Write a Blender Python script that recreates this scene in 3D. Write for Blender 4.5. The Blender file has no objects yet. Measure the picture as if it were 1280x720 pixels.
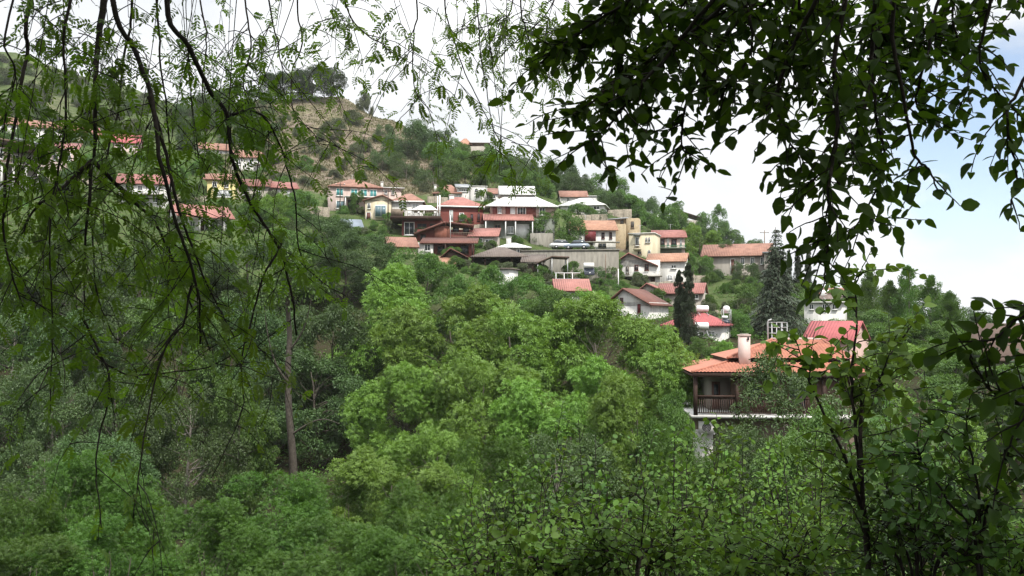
import bpy, math, random
import numpy as np
from mathutils import Vector, Matrix
R = math.radians
sc = bpy.context.scene
COL = sc.collection
rng = np.random.default_rng(7)

# ------------------------------------------------------------------ camera
F = 1138.0                      # focal length in photo pixels (photo 1280 x 720)
CZ = 1.65                       # eye height
PITCH = math.atan(40.0 / F)
cam_d = bpy.data.cameras.new('camera'); cam_d.lens = 36.0 * F / 1280.0; cam_d.sensor_width = 36.0
cam_d.clip_start = 0.05; cam_d.clip_end = 6000
cam = bpy.data.objects.new('camera', cam_d); COL.objects.link(cam)
cam.location = (0, 0, CZ); cam.rotation_euler = (R(90) + PITCH, 0, 0)
sc.camera = cam
cam_d.dof.use_dof = True; cam_d.dof.focus_distance = 60.0; cam_d.dof.aperture_fstop = 16.0

# ------------------------------------------------------------------ light and exposure
SUN_EL, SUN_AZ = R(58), R(150)          # azimuth clockwise from +Y: high, behind the camera and to the right
SUN_STRENGTH = 3.3
SKY_STRENGTH = 0.14
CLOUD = (5.7, 5.8, 5.9)
EXPOSURE = 0.55
world = bpy.data.worlds.new('World'); sc.world = world; world.use_nodes = True
def build_sky():
    nt = world.node_tree; N = nt.nodes; L = nt.links; N.clear()
    out = N.new('ShaderNodeOutputWorld'); bg = N.new('ShaderNodeBackground'); bg.inputs[1].default_value = SKY_STRENGTH
    sky = N.new('ShaderNodeTexSky'); sky.sky_type = 'NISHITA'; sky.sun_disc = False
    sky.sun_elevation = SUN_EL; sky.sun_rotation = SUN_AZ; sky.altitude = 900; sky.air_density = 1.0; sky.dust_density = 2.0
    tc = N.new('ShaderNodeTexCoord')
    # a gap of blue in the overcast, in the direction up and to the right of the valley
    d = Vector(((1250 - 640) / F, 1.0, (400 - 195) / F)).normalized()
    n1 = N.new('ShaderNodeTexNoise'); n1.inputs['Scale'].default_value = 5.0; n1.inputs['Detail'].default_value = 6; n1.inputs['Roughness'].default_value = 0.6
    n2 = N.new('ShaderNodeTexNoise'); n2.inputs['Scale'].default_value = 2.3; n2.inputs['Detail'].default_value = 5
    mp = N.new('ShaderNodeMapping'); mp.inputs['Scale'].default_value = (1, 1, 2.2)
    L.new(tc.outputs['Generated'], mp.inputs[0]); L.new(mp.outputs[0], n1.inputs['Vector']); L.new(mp.outputs[0], n2.inputs['Vector'])
    dot = N.new('ShaderNodeVectorMath'); dot.operation = 'DOT_PRODUCT'; dot.inputs[1].default_value = d
    L.new(tc.outputs['Generated'], dot.inputs[0])
    m1 = N.new('ShaderNodeMapRange'); m1.inputs[1].default_value = 0.988; m1.inputs[2].default_value = 1.0; m1.inputs[3].default_value = 0.0; m1.inputs[4].default_value = 0.66
    L.new(dot.outputs['Value'], m1.inputs[0])
    add = N.new('ShaderNodeMath'); add.operation = 'ADD'; L.new(m1.outputs[0], add.inputs[0]); L.new(n1.outputs[0], add.inputs[1])
    m2 = N.new('ShaderNodeMapRange'); m2.inputs[1].default_value = 0.72; m2.inputs[2].default_value = 1.0; m2.inputs[3].default_value = 1.0; m2.inputs[4].default_value = 0.14
    L.new(add.outputs[0], m2.inputs[0])
    cl = N.new('ShaderNodeMix'); cl.data_type = 'RGBA'; cl.inputs[6].default_value = (CLOUD[0] * .66, CLOUD[1] * .68, CLOUD[2] * .71, 1); cl.inputs[7].default_value = (*CLOUD, 1)
    m3 = N.new('ShaderNodeMapRange'); m3.inputs[1].default_value = 0.35; m3.inputs[2].default_value = 0.62
    L.new(n2.outputs[0], m3.inputs[0]); L.new(m3.outputs[0], cl.inputs[0])
    # an overcast sky is about three times brighter overhead than at the horizon
    sx = N.new('ShaderNodeSeparateXYZ'); L.new(tc.outputs['Generated'], sx.inputs[0])
    up = N.new('ShaderNodeMapRange'); up.inputs[1].default_value = .25; up.inputs[2].default_value = 1; up.inputs[3].default_value = 1; up.inputs[4].default_value = 2.0; L.new(sx.outputs[2], up.inputs[0])
    vm = N.new('ShaderNodeVectorMath'); vm.operation = 'SCALE'; L.new(cl.outputs[2], vm.inputs[0]); L.new(up.outputs[0], vm.inputs['Scale'])
    mx = N.new('ShaderNodeMix'); mx.data_type = 'RGBA'
    L.new(m2.outputs[0], mx.inputs[0]); L.new(sky.outputs[0], mx.inputs[6]); L.new(vm.outputs[0], mx.inputs[7])
    L.new(mx.outputs[2], bg.inputs[0]); L.new(bg.outputs[0], out.inputs[0])
build_sky()
sd = bpy.data.lights.new('sun', 'SUN'); sd.energy = SUN_STRENGTH; sd.angle = R(5); sd.color = (1.0, 0.95, 0.86)
sun = bpy.data.objects.new('sun', sd); COL.objects.link(sun)
sv = Vector((math.sin(SUN_AZ) * math.cos(SUN_EL), math.cos(SUN_AZ) * math.cos(SUN_EL), math.sin(SUN_EL)))
sun.rotation_euler = sv.to_track_quat('Z', 'Y').to_euler(); sun.location = sv * 50
sc.view_settings.view_transform = 'Standard'; sc.view_settings.look = 'None'; sc.view_settings.gamma = 1
sc.view_settings.use_curve_mapping = False; sc.view_settings.exposure = EXPOSURE
sc.cycles.max_bounces = 7; sc.cycles.diffuse_bounces = 3; sc.cycles.glossy_bounces = 2; sc.cycles.transmission_bounces = 4
sc.cycles.volume_bounces = 1; sc.cycles.use_denoising = True; sc.cycles.caustics_reflective = False
sc.cycles.filter_width = 1.4

# ------------------------------------------------------------------ helpers
def P(px, py, Y):
    """The point at distance Y in front of the eye that photo pixel (px, py) shows."""
    a = (360 - py) / F; cp, sp = math.cos(PITCH), math.sin(PITCH)
    fy, fz = cp - a * sp, sp + a * cp
    k = Y / fy
    return np.array(((px - 640) / F * k, Y, CZ + fz * k))

def tag(o, label=None, cat=None, group=None, kind=None):
    if label: o['label'] = label
    if cat: o['category'] = cat
    if group: o['group'] = group
    if kind: o['kind'] = kind
    return o

def empty(name, loc, label=None, cat=None, group=None, rz=0, scale=None):
    o = bpy.data.objects.new(name, None); COL.objects.link(o); o.empty_display_size = 0.3
    o.location = tuple(float(c) for c in loc); o.rotation_euler = (0, 0, rz)
    if scale is not None: o.scale = scale
    return tag(o, label, cat, group)

def mesh_np(name, v, f, m=None, smooth=False):
    """Mesh from arrays: v (n,3); f a list of (k,j) int arrays."""
    me = bpy.data.meshes.new(name)
    v = np.asarray(v, dtype=np.float32)
    fs = [np.asarray(a, dtype=np.int32) for a in (f if isinstance(f, list) else [f]) if len(a)]
    me.vertices.add(len(v)); me.vertices.foreach_set('co', v.ravel())
    nl = sum(a.size for a in fs); npoly = sum(len(a) for a in fs)
    me.loops.add(nl); me.loops.foreach_set('vertex_index', np.concatenate([a.ravel() for a in fs]))
    tot = np.concatenate([np.full(len(a), a.shape[1], np.int32) for a in fs])
    st = np.concatenate([[0], np.cumsum(tot)[:-1]]).astype(np.int32)
    me.polygons.add(npoly); me.polygons.foreach_set('loop_start', st)
    if smooth: me.polygons.foreach_set('use_smooth', np.ones(npoly, bool))
    me.update(calc_edges=True)
    if m: me.materials.append(m)
    return me

def link(name, me, parent=None):
    o = bpy.data.objects.new(name, me); COL.objects.link(o)
    if parent: o.parent = parent
    return o

class MB:
    """Collects boxes, prisms and tubes; build() links them as ONE mesh object."""
    def __init__(s): s.v = []; s.f = {}; s.n = 0
    def add(s, v, faces):
        v = np.asarray(v, float); s.v.append(v)
        for fc in faces: s.f.setdefault(len(fc), []).append([i + s.n for i in fc])
        s.n += len(v); return s
    def box(s, x0, x1, y0, y1, z0, z1):
        v = [(x0,y0,z0),(x1,y0,z0),(x1,y1,z0),(x0,y1,z0),(x0,y0,z1),(x1,y0,z1),(x1,y1,z1),(x0,y1,z1)]
        return s.add(v, [(0,3,2,1),(4,5,6,7),(0,1,5,4),(1,2,6,5),(2,3,7,6),(3,0,4,7)])
    def tube(s, pts, rad, n=6, cap=True):
        pts = np.asarray(pts, float); m = len(pts)
        rad = np.broadcast_to(np.asarray(rad, float), (m,))
        t = np.gradient(pts, axis=0); t /= np.linalg.norm(t, axis=1, keepdims=True) + 1e-9
        ref = np.array((0.31, 0.87, 0.38)) if abs(t[:, 2]).mean() > .5 else np.array((0.05, 0.1, 1.0))
        a = np.cross(t, ref); a /= np.linalg.norm(a, axis=1, keepdims=True) + 1e-9
        b = np.cross(t, a)
        th = np.arange(n) * 2 * math.pi / n
        ring = pts[:, None, :] + rad[:, None, None] * (np.cos(th)[None, :, None] * a[:, None, :] + np.sin(th)[None, :, None] * b[:, None, :])
        fc = []
        for i in range(m - 1):
            for j in range(n):
                k = (j + 1) % n
                fc.append((i*n+j, i*n+k, (i+1)*n+k, (i+1)*n+j))
        if cap and n > 2: fc += [tuple(range(n))[::-1], tuple((m-1)*n + j for j in range(n))]
        return s.add(ring.reshape(-1, 3), fc)
    def bar(s, p, q, r, n=4): return s.tube([p, q], [r, r], n)
    def prism(s, poly, y0, y1):
        """polygon in x,z swept along y"""
        n = len(poly)
        v = [(x, y0, z) for x, z in poly] + [(x, y1, z) for x, z in poly]
        return s.add(v, [tuple(range(n)), tuple(range(n, 2*n))[::-1]] + [(i, i+n, (i+1) % n + n, (i+1) % n) for i in range(n)])
    def mesh(s, name, m, smooth=False):
        return mesh_np(name, np.concatenate(s.v), [np.array(f) for f in s.f.values()], m, smooth)
    def build(s, name, m, parent=None, smooth=False): return link(name, s.mesh(name, m, smooth), parent)

def smooth_line(pts, per=6):
    """Catmull-Rom through the points"""
    p = np.asarray(pts, float); p = np.vstack([2*p[0]-p[1], p, 2*p[-1]-p[-2]])
    out = []
    for i in range(1, len(p) - 2):
        for t in np.arange(per) / per:
            out.append(.5*((2*p[i]) + (-p[i-1]+p[i+1])*t + (2*p[i-1]-5*p[i]+4*p[i+1]-p[i+2])*t*t + (-p[i-1]+3*p[i]-3*p[i+1]+p[i+2])*t**3))
    out.append(p[-2]); return np.array(out)

def unit(a): return a / (np.linalg.norm(a, axis=-1, keepdims=True) + 1e-9)

def scatter(tv, tf, pos, ydir, nrm, scale, wscale=None):
    """Copies of a small template (x = width, y = length, z = normal) at many frames -> verts, faces"""
    tv = np.asarray(tv, float); k = len(tv); n = len(pos)
    y = unit(ydir); x = unit(np.cross(y, nrm)); z = np.cross(x, y)
    s = np.broadcast_to(np.asarray(scale, float), (n,))
    w = s if wscale is None else s * wscale
    v = pos[:, None, :] + (tv[None, :, 0:1] * w[:, None, None]) * x[:, None, :] + (tv[None, :, 1:2] * s[:, None, None]) * y[:, None, :] + (tv[None, :, 2:3] * s[:, None, None]) * z[:, None, :]
    off = (np.arange(n) * k)
    fs = []
    by = {}
    for f in tf: by.setdefault(len(f), []).append(f)
    for j, fl in by.items():
        fl = np.array(fl)
        fs.append((fl[None] + off[:, None, None]).reshape(-1, j))
    return v.reshape(-1, 3), fs

def join(parts):
    """[(v, [faces])...] -> one (v, [faces])"""
    vs, fs, o = [], [], 0
    for v, f in parts:
        vs.append(v); fs += [a + o for a in f]; o += len(v)
    return np.concatenate(vs), fs

def copy_tree(o, parent=None):
    c = o.copy(); COL.objects.link(c); c.parent = parent
    for ch in o.children: copy_tree(ch, c)
    return c

# ------------------------------------------------------------------ materials
def mat(name, col, rough=0.85, var=0.18, scale=1.2, bump=0.0, col2=None, streak=False, spec=0.3, metal=0.0):
    m = bpy.data.materials.new(name); m.use_nodes = True; nt = m.node_tree; N = nt.nodes; L = nt.links
    b = N['Principled BSDF']; b.inputs['Roughness'].default_value = rough; b.inputs['Metallic'].default_value = metal
    b.inputs['Specular IOR Level'].default_value = spec
    tc = N.new('ShaderNodeTexCoord'); no = N.new('ShaderNodeTexNoise'); no.inputs['Scale'].default_value = scale; no.inputs['Detail'].default_value = 6; no.inputs['Roughness'].default_value = .65
    if streak:
        mp = N.new('ShaderNodeMapping'); mp.inputs['Scale'].default_value = (2.2, 2.2, .35); L.new(tc.outputs['Object'], mp.inputs[0]); L.new(mp.outputs[0], no.inputs['Vector'])
    else: L.new(tc.outputs['Object'], no.inputs['Vector'])
    mr = N.new('ShaderNodeMapRange'); mr.inputs[1].default_value = .32; mr.inputs[2].default_value = .68; L.new(no.outputs[0], mr.inputs[0])
    mx = N.new('ShaderNodeMix'); mx.data_type = 'RGBA'
    c2 = col2 or tuple(c * (1 - 2 * var) for c in col)
    mx.inputs[6].default_value = (*c2, 1); mx.inputs[7].default_value = (*col, 1); L.new(mr.outputs[0], mx.inputs[0])
    L.new(mx.outputs[2], b.inputs['Base Color'])
    if bump:
        bp = N.new('ShaderNodeBump'); bp.inputs['Strength'].default_value = bump; bp.inputs['Distance'].default_value = .05
        L.new(no.outputs[0], bp.inputs['Height']); L.new(bp.outputs[0], b.inputs['Normal'])
    return m

def tile_mat(name, col, col2, axis='X', pitch=.28):
    m = mat(name, col, .75, scale=.9, col2=col2); nt = m.node_tree; N = nt.nodes; L = nt.links
    tc = [n for n in N if n.type == 'TEX_COORD'][0]
    w = N.new('ShaderNodeTexWave'); w.wave_type = 'BANDS'; w.bands_direction = axis; w.inputs['Scale'].default_value = 0.314 / pitch; w.inputs['Distortion'].default_value = .3
    L.new(tc.outputs['Object'], w.inputs['Vector'])
    bp = N.new('ShaderNodeBump'); bp.inputs['Strength'].default_value = .7; bp.inputs['Distance'].default_value = .06
    L.new(w.outputs['Fac'], bp.inputs['Height']); L.new(bp.outputs[0], N['Principled BSDF'].inputs['Normal'])
    return m

def leaf_mat(name, c1, c2, trans=0.3, rough=.5, tcol=None, spec=.35, hue=.0):
    m = bpy.data.materials.new(name); m.use_nodes = True; nt = m.node_tree; N = nt.nodes; L = nt.links
    b = N['Principled BSDF']; b.inputs['Roughness'].default_value = rough; b.inputs['Specular IOR Level'].default_value = spec
    ge = N.new('ShaderNodeNewGeometry'); oi = N.new('ShaderNodeObjectInfo'); tc = N.new('ShaderNodeTexCoord')
    no = N.new('ShaderNodeTexNoise'); no.inputs['Scale'].default_value = .55; no.inputs['Detail'].default_value = 2
    L.new(tc.outputs['Object'], no.inputs['Vector'])
    a = N.new('ShaderNodeMath'); a.operation = 'MULTIPLY_ADD'; a.inputs[1].default_value = .55; L.new(ge.outputs['Random Per Island'], a.inputs[0])
    mr = N.new('ShaderNodeMapRange'); mr.inputs[1].default_value = .35; mr.inputs[2].default_value = .65; mr.inputs[4].default_value = .45; L.new(no.outputs[0], mr.inputs[0]); L.new(mr.outputs[0], a.inputs[2])
    mx = N.new('ShaderNodeMix'); mx.data_type = 'RGBA'; mx.inputs[6].default_value = (*c1, 1); mx.inputs[7].default_value = (*c2, 1); L.new(a.outputs[0], mx.inputs[0])
    hs = N.new('ShaderNodeHueSaturation'); L.new(mx.outputs[2], hs.inputs['Color'])
    h = N.new('ShaderNodeMapRange'); h.inputs[3].default_value = .5 - .004; h.inputs[4].default_value = .5 + .016; L.new(oi.outputs['Random'], h.inputs[0]); L.new(h.outputs[0], hs.inputs['Hue'])
    vv = N.new('ShaderNodeMapRange'); vv.inputs[3].default_value = .82; vv.inputs[4].default_value = 1.2; L.new(oi.outputs['Random'], vv.inputs[0]); L.new(vv.outputs[0], hs.inputs['Value'])
    L.new(hs.outputs[0], b.inputs['Base Color'])
    tr = N.new('ShaderNodeBsdfTranslucent')
    g = N.new('ShaderNodeMix'); g.data_type = 'RGBA'; g.blend_type = 'MULTIPLY'; g.inputs[0].default_value = 1; g.inputs[7].default_value = (*(tcol or (1.5, 1.4, .7)), 1)
    L.new(hs.outputs[0], g.inputs[6]); L.new(g.outputs[2], tr.inputs[0])
    ms = N.new('ShaderNodeMixShader'); ms.inputs[0].default_value = trans; L.new(b.outputs[0], ms.inputs[1]); L.new(tr.outputs[0], ms.inputs[2])
    L.new(ms.outputs[0], N['Material Output'].inputs[0])
    return m

M = {}
M['bark'] = mat('bark', (.10, .085, .07), .9, .3, 6, .4)
M['bark_pale'] = mat('bark_pale', (.22, .20, .175), .9, .25, 5, .3)
M['bark_dark'] = mat('bark_dark', (.035, .027, .024), .9, .25, 20, .4)
M['walnut'] = leaf_mat('walnut_leaf', (.102, .192, .028), (.178, .295, .05), .24)
M['green'] = leaf_mat('green_leaf', (0.058, 0.123, 0.026), (0.116, 0.203, 0.043), .28)
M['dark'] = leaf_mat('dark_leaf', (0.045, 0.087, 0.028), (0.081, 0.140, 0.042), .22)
M['grey'] = leaf_mat('greygreen_leaf', (.048, .086, .026), (.088, .135, .046), .22)
M['scrub'] = leaf_mat('scrub_leaf', (0.074, 0.095, 0.047), (0.121, 0.142, 0.074), .15)
M['needle'] = leaf_mat('needle', (0.042, 0.060, 0.036), (0.066, 0.086, 0.054), .08, .6)
M['pine'] = leaf_mat('pine_needle', (0.027, 0.053, 0.020), (0.050, 0.083, 0.031), .08, .6)
M['bright'] = leaf_mat('bright_leaf', (.044, .098, .013), (.082, .155, .022), .33)
M['oak'] = leaf_mat('oak_leaf', (.03, .056, .012), (.055, .095, .02), .4, .55, (1.9, 2.0, .5), .2)
M['locust'] = leaf_mat('locust_leaf', (.065, .115, .018), (.12, .185, .032), .45, .55, (1.6, 1.7, .5), .2)
M['shrub2'] = leaf_mat('shrub_leaf_yellow', (.085, .16, .025), (.14, .235, .045), .32, .55, None, .2)
M['shrub3'] = leaf_mat('shrub_leaf_dark', (.048, .10, .02), (.085, .155, .034), .28, .5, None, .25)
M['shrub'] = leaf_mat('shrub_leaf', (.068, .135, .022), (.12, .205, .04), .3, .55, None, .2)

# ------------------------------------------------------------------ terrain
def zz(Y, py): return CZ + (400 - py) / F * Y
NEAR = [(-80, 6.0), (-20, 1.2), (0, 0.0), (4, -.15), (8, -1.2), (14, -3.6), (26, -7.5), (45, -11.5), (62, -13), (80, -12)]
FAR = {
 -900: [(100, -4), (130, zz(130, 330)), (160, zz(160, 260)), (220, zz(220, 190)), (400, zz(400, 60)), (560, zz(560, 30)), (900, 120)],
 0:    [(100, -8), (128, zz(128, 345)), (142, zz(142, 262)), (158, zz(158, 238)), (178, zz(178, 206)), (205, zz(205, 172)), (240, zz(240, 156)), (330, zz(330, 105)), (450, zz(450, 62)), (520, zz(520, 66)), (900, 90)],
 130:  [(100, -9), (130, zz(130, 345)), (145, zz(145, 285)), (160, zz(160, 255)), (180, zz(180, 215)), (210, zz(210, 190)), (250, zz(250, 170)), (330, zz(330, 140)), (450, zz(450, 100)), (520, zz(520, 104)), (900, 70)],
 230:  [(100, -9), (130, zz(130, 345)), (146, zz(146, 300)), (160, zz(160, 270)), (180, zz(180, 238)), (205, zz(205, 214)), (250, zz(250, 190)), (330, zz(330, 150)), (430, zz(430, 132)), (520, zz(520, 140)), (900, 60)],
 330:  [(100, -9), (132, zz(132, 345)), (150, zz(150, 300)), (168, zz(168, 262)), (188, zz(188, 240)), (220, zz(220, 215)), (300, zz(300, 150)), (345, zz(345, 126)), (380, zz(380, 130)), (440, zz(440, 170)), (900, 40)],
 420:  [(100, -9), (134, zz(134, 335)), (152, zz(152, 300)), (172, zz(172, 270)), (190, zz(190, 250)), (225, zz(225, 216)), (300, zz(300, 146)), (345, zz(345, 121)), (370, zz(370, 126)), (440, zz(440, 175)), (900, 30)],
 480:  [(100, -9), (134, zz(134, 340)), (152, zz(152, 302)), (172, zz(172, 274)), (190, zz(190, 250)), (225, zz(225, 220)), (295, zz(295, 165)), (335, zz(335, 147)), (360, zz(360, 152)), (440, zz(440, 200)), (900, 25)],
 560:  [(100, -9), (130, zz(130, 350)), (148, zz(148, 318)), (163, zz(163, 290)), (178, zz(178, 268)), (198, zz(198, 246)), (240, zz(240, 214)), (290, zz(290, 190)), (320, zz(320, 188)), (360, zz(360, 200)), (440, zz(440, 250)), (900, 10)],
 640:  [(98, -9), (126, zz(126, 362)), (146, zz(146, 330)), (160, zz(160, 304)), (176, zz(176, 272)), (196, zz(196, 252)), (235, zz(235, 226)), (275, zz(275, 215)), (300, zz(300, 218)), (400, zz(400, 290)), (900, 0)],
 740:  [(96, zz(96, 440)), (110, zz(110, 408)), (128, zz(128, 380)), (146, zz(146, 350)), (157, zz(157, 322)), (170, zz(170, 309)), (186, zz(186, 282)), (204, zz(204, 266)), (232, zz(232, 248)), (255, zz(255, 248)), (400, zz(400, 330)), (900, -5)],
 840:  [(90, zz(90, 450)), (104, zz(104, 422)), (120, zz(120, 400)), (140, zz(140, 374)), (155, zz(155, 350)), (168, zz(168, 322)), (190, zz(190, 302)), (215, zz(215, 284)), (235, zz(235, 284)), (400, zz(400, 360)), (900, -5)],
 930:  [(86, zz(86, 470)), (104, zz(104, 432)), (124, zz(124, 402)), (140, zz(140, 366)), (152, zz(152, 345)), (170, zz(170, 334)), (190, zz(190, 326)), (210, zz(210, 326)), (400, zz(400, 390)), (900, -5)],
 1020: [(70, -8), (84, zz(84, 480)), (104, zz(104, 440)), (124, zz(124, 412)), (150, zz(150, 382)), (180, zz(180, 362)), (210, zz(210, 360)), (400, zz(400, 402)), (900, -6)],
 1200: [(60, -7), (80, zz(80, 470)), (110, zz(110, 440)), (150, zz(150, 424)), (200, zz(200, 416)), (300, zz(300, 408)), (900, -6)],
 2200: [(60, -4), (80, zz(80, 440)), (150, zz(150, 410)), (300, zz(300, 380)), (900, 10)],
}
FK = np.array(sorted(FAR), float)
_ph = rng.uniform(0, 6.28, (5, 2))
def ground(x, y):
    x = np.asarray(x, float); y = np.asarray(y, float)
    px = np.clip(640 + F * x / np.maximum(y, 30), FK[0], FK[-1])
    cols = []
    for k in FK:
        prof = [p for p in NEAR if p[0] < FAR[k][0][0] - 8] + FAR[k] + [(2500, -10), (6000, -10)]
        ys, zs = zip(*prof); cols.append(np.interp(y, ys, zs))
    cols = np.array(cols)
    i = np.clip(np.searchsorted(FK, px) - 1, 0, len(FK) - 2)
    t = (px - FK[i]) / (FK[i+1] - FK[i]); t = t * t * (3 - 2 * t)
    z = np.take_along_axis(cols, i[None], 0)[0] * (1 - t) + np.take_along_axis(cols, (i+1)[None], 0)[0] * t
    amp = np.clip((y - 10) / 120, 0, 1) * 1.0 + np.clip((y - 220) / 150, 0, 1) * 1.2
    n = 0
    for j, (a, b) in enumerate(_ph):
        w = .035 * 1.9 ** j
        n = n + .55 ** j * np.sin(x * w + a + 1.3 * np.sin(y * w * .7 + b)) * np.cos(y * w * 1.1 + b)
    return z + amp * n * .6 + .03 * np.sin(x * 2.3) * np.sin(y * 1.9)
def gz(x, y): return float(ground(np.array([x]), np.array([y]))[0])
_Yg = np.arange(40, 520, .5)
def hit(px, py):
    """Where the sight line through a photo pixel first meets the ground: its distance Y"""
    q = np.array([P(px, py, Y) for Y in (_Yg[0], _Yg[-1])]); t = (_Yg - _Yg[0]) / (_Yg[-1] - _Yg[0])
    ray = q[0] + t[:, None] * (q[1] - q[0])
    b = np.nonzero(ray[:, 2] < ground(ray[:, 0], ray[:, 1]))[0]
    return float(_Yg[b[0]]) if len(b) else 300.0

def ground_mat():
    m = bpy.data.materials.new('hillside'); m.use_nodes = True; nt = m.node_tree; N = nt.nodes; L = nt.links
    b = N['Principled BSDF']; b.inputs['Roughness'].default_value = .95; b.inputs['Specular IOR Level'].default_value = .1
    wd = N.new('ShaderNodeAttribute'); wd.attribute_name = 'litter'
    tc = N.new('ShaderNodeTexCoord'); at = N.new('ShaderNodeAttribute'); at.attribute_name = 'dry'
    def noise(s, d=6, r=.65):
        n = N.new('ShaderNodeTexNoise'); n.inputs['Scale'].default_value = s; n.inputs['Detail'].default_value = d; n.inputs['Roughness'].default_value = r
        L.new(tc.outputs['Object'], n.inputs['Vector']); return n
    def mix(fac, a, c, lo=.4, hi=.6):
        mr = N.new('ShaderNodeMapRange'); mr.inputs[1].default_value = lo; mr.inputs[2].default_value = hi; L.new(fac, mr.inputs[0])
        x = N.new('ShaderNodeMix'); x.data_type = 'RGBA'; L.new(mr.outputs[0], x.inputs[0])
        for k, q in ((6, a), (7, c)):
            if isinstance(q, tuple): x.inputs[k].default_value = (*q, 1)
            else: L.new(q, x.inputs[k])
        return x.outputs[2]
    n1, n2, n3 = noise(.06), noise(.35), noise(1.6)
    grass = mix(n2.outputs[0], (.05, .075, .025), (.075, .11, .035))
    grass = mix(n3.outputs[0], grass, (.085, .075, .045), .5, .75)
    dry = mix(n2.outputs[0], (.20, .17, .115), (.15, .145, .08))
    dry = mix(n1.outputs[0], dry, (.20, .155, .13), .42, .58)
    dry = mix(n3.outputs[0], dry, (.095, .10, .05), .52, .66)
    ad = N.new('ShaderNodeMath'); ad.operation = 'MULTIPLY_ADD'; ad.inputs[1].default_value = .5; L.new(n2.outputs[0], ad.inputs[0]); L.new(at.outputs['Fac'], ad.inputs[2])
    wl = mix(n3.outputs[0], (.045, .036, .022), (.03, .036, .014), .4, .6)
    L.new(mix(wd.outputs['Fac'], mix(ad.outputs[0], grass, dry, .62, .86), wl, 0, 1), b.inputs['Base Color'])
    bp = N.new('ShaderNodeBump'); bp.inputs['Strength'].default_value = .8; bp.inputs['Distance'].default_value = .4; L.new(n3.outputs[0], bp.inputs['Height']); L.new(bp.outputs[0], b.inputs['Normal'])
    return m

def dryness(x, y):
    px = 640 + F * x / np.maximum(y, 30); z = ground(x, y); py = 400 - (z - CZ) / np.maximum(y, 30) * F
    d = np.clip(1 - np.abs(px - 435) / 200, 0, 1) * np.clip((y - 188) / 25, 0, 1) * 2.0
    e = np.clip(1 - np.abs(px - 60) / 200, 0, 1) * np.clip((y - 225) / 40, 0, 1) * .45
    g = np.clip(1 - np.abs(px - 778) / 30, 0, 1) * np.clip(1 - np.abs(y - 180) / 15, 0, 1) * 1.5
    return np.clip(np.maximum(np.maximum(d, e), g), 0, 1)

def build_ground():
    gx = np.concatenate([-np.geomspace(200, 1400, 34)[::-1], np.linspace(-198, 198, 250), np.geomspace(200, 1400, 34)])
    gy = np.concatenate([np.linspace(-80, 10, 40), np.linspace(10.5, 60, 70), np.linspace(60.6, 400, 360), np.geomspace(402, 1500, 40)])
    X, Y = np.meshgrid(gx, gy); nx, ny = len(gx), len(gy)
    Z = ground(X.ravel(), Y.ravel())
    idx = np.arange(nx * ny).reshape(ny, nx)
    f = np.stack([idx[:-1, :-1], idx[:-1, 1:], idx[1:, 1:], idx[1:, :-1]], -1).reshape(-1, 4)
    me = mesh_np('terrain', np.stack([X.ravel(), Y.ravel(), Z], -1), f, ground_mat(), True)
    a = me.attributes.new('dry', 'FLOAT', 'POINT'); a.data.foreach_set('value', dryness(X.ravel(), Y.ravel()).astype(np.float32))
    yy = Y.ravel(); a = me.attributes.new('litter', 'FLOAT', 'POINT'); a.data.foreach_set('value', (np.clip((yy + 8) / 8, 0, 1) * np.clip((132 - yy) / 18, 0, 1)).astype(np.float32))
    tag(link('terrain', me), kind='structure')
build_ground()

def build_haze():
    m = bpy.data.materials.new('haze_air'); m.use_nodes = True; nt = m.node_tree; nt.nodes.clear()
    out = nt.nodes.new('ShaderNodeOutputMaterial'); v = nt.nodes.new('ShaderNodeVolumePrincipled'); v.inputs['Color'].default_value = (.93, .95, .97, 1); v.inputs['Density'].default_value = HAZE
    nt.links.new(v.outputs[0], out.inputs['Volume'])
    o = MB().box(-1450, 1450, -95, 1550, -45, 190).build('haze', m); o.display_type = 'WIRE'
    tag(o, 'thin pale haze in the valley air', 'haze', kind='stuff')
HAZE = .0001
build_haze()

# ------------------------------------------------------------------ vegetation
LEAF4 = ([(0, 0, 0), (.27, .45, .07), (0, 1, -.05), (-.27, .45, .07)], [(0, 1, 2, 3)])
NEED = ([(-.06, 0, 0), (.06, 0, 0), (.03, 1, -.05), (-.03, 1, -.05)], [(0, 1, 2, 3)])
def rdir(n, r): return unit(r.normal(size=(n, 3)))

def clump_leaves(c, rc, per, size, r, droop=.35, flat=.75, tmpl=LEAF4, upb=.25):
    """leaves round clump centres c with radii rc"""
    n = len(c); k = n * per
    ci = np.repeat(np.arange(n), per)
    d = rdir(k, r); d[:, 2] += upb; d = unit(d)
    rad = rc[ci] * r.uniform(.35, 1, k) ** .6
    pos = c[ci] + d * rad[:, None] * np.array((1, 1, flat))
    y = unit(d + np.array((0, 0, -droop)) + .75 * rdir(k, r))
    nr = unit(.6 * d + np.array((0, 0, .8)) + (.6 if upb < .5 else .9) * rdir(k, r))
    return scatter(*tmpl, pos, y, nr, size * r.uniform(.65, 1.25, k))

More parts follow.
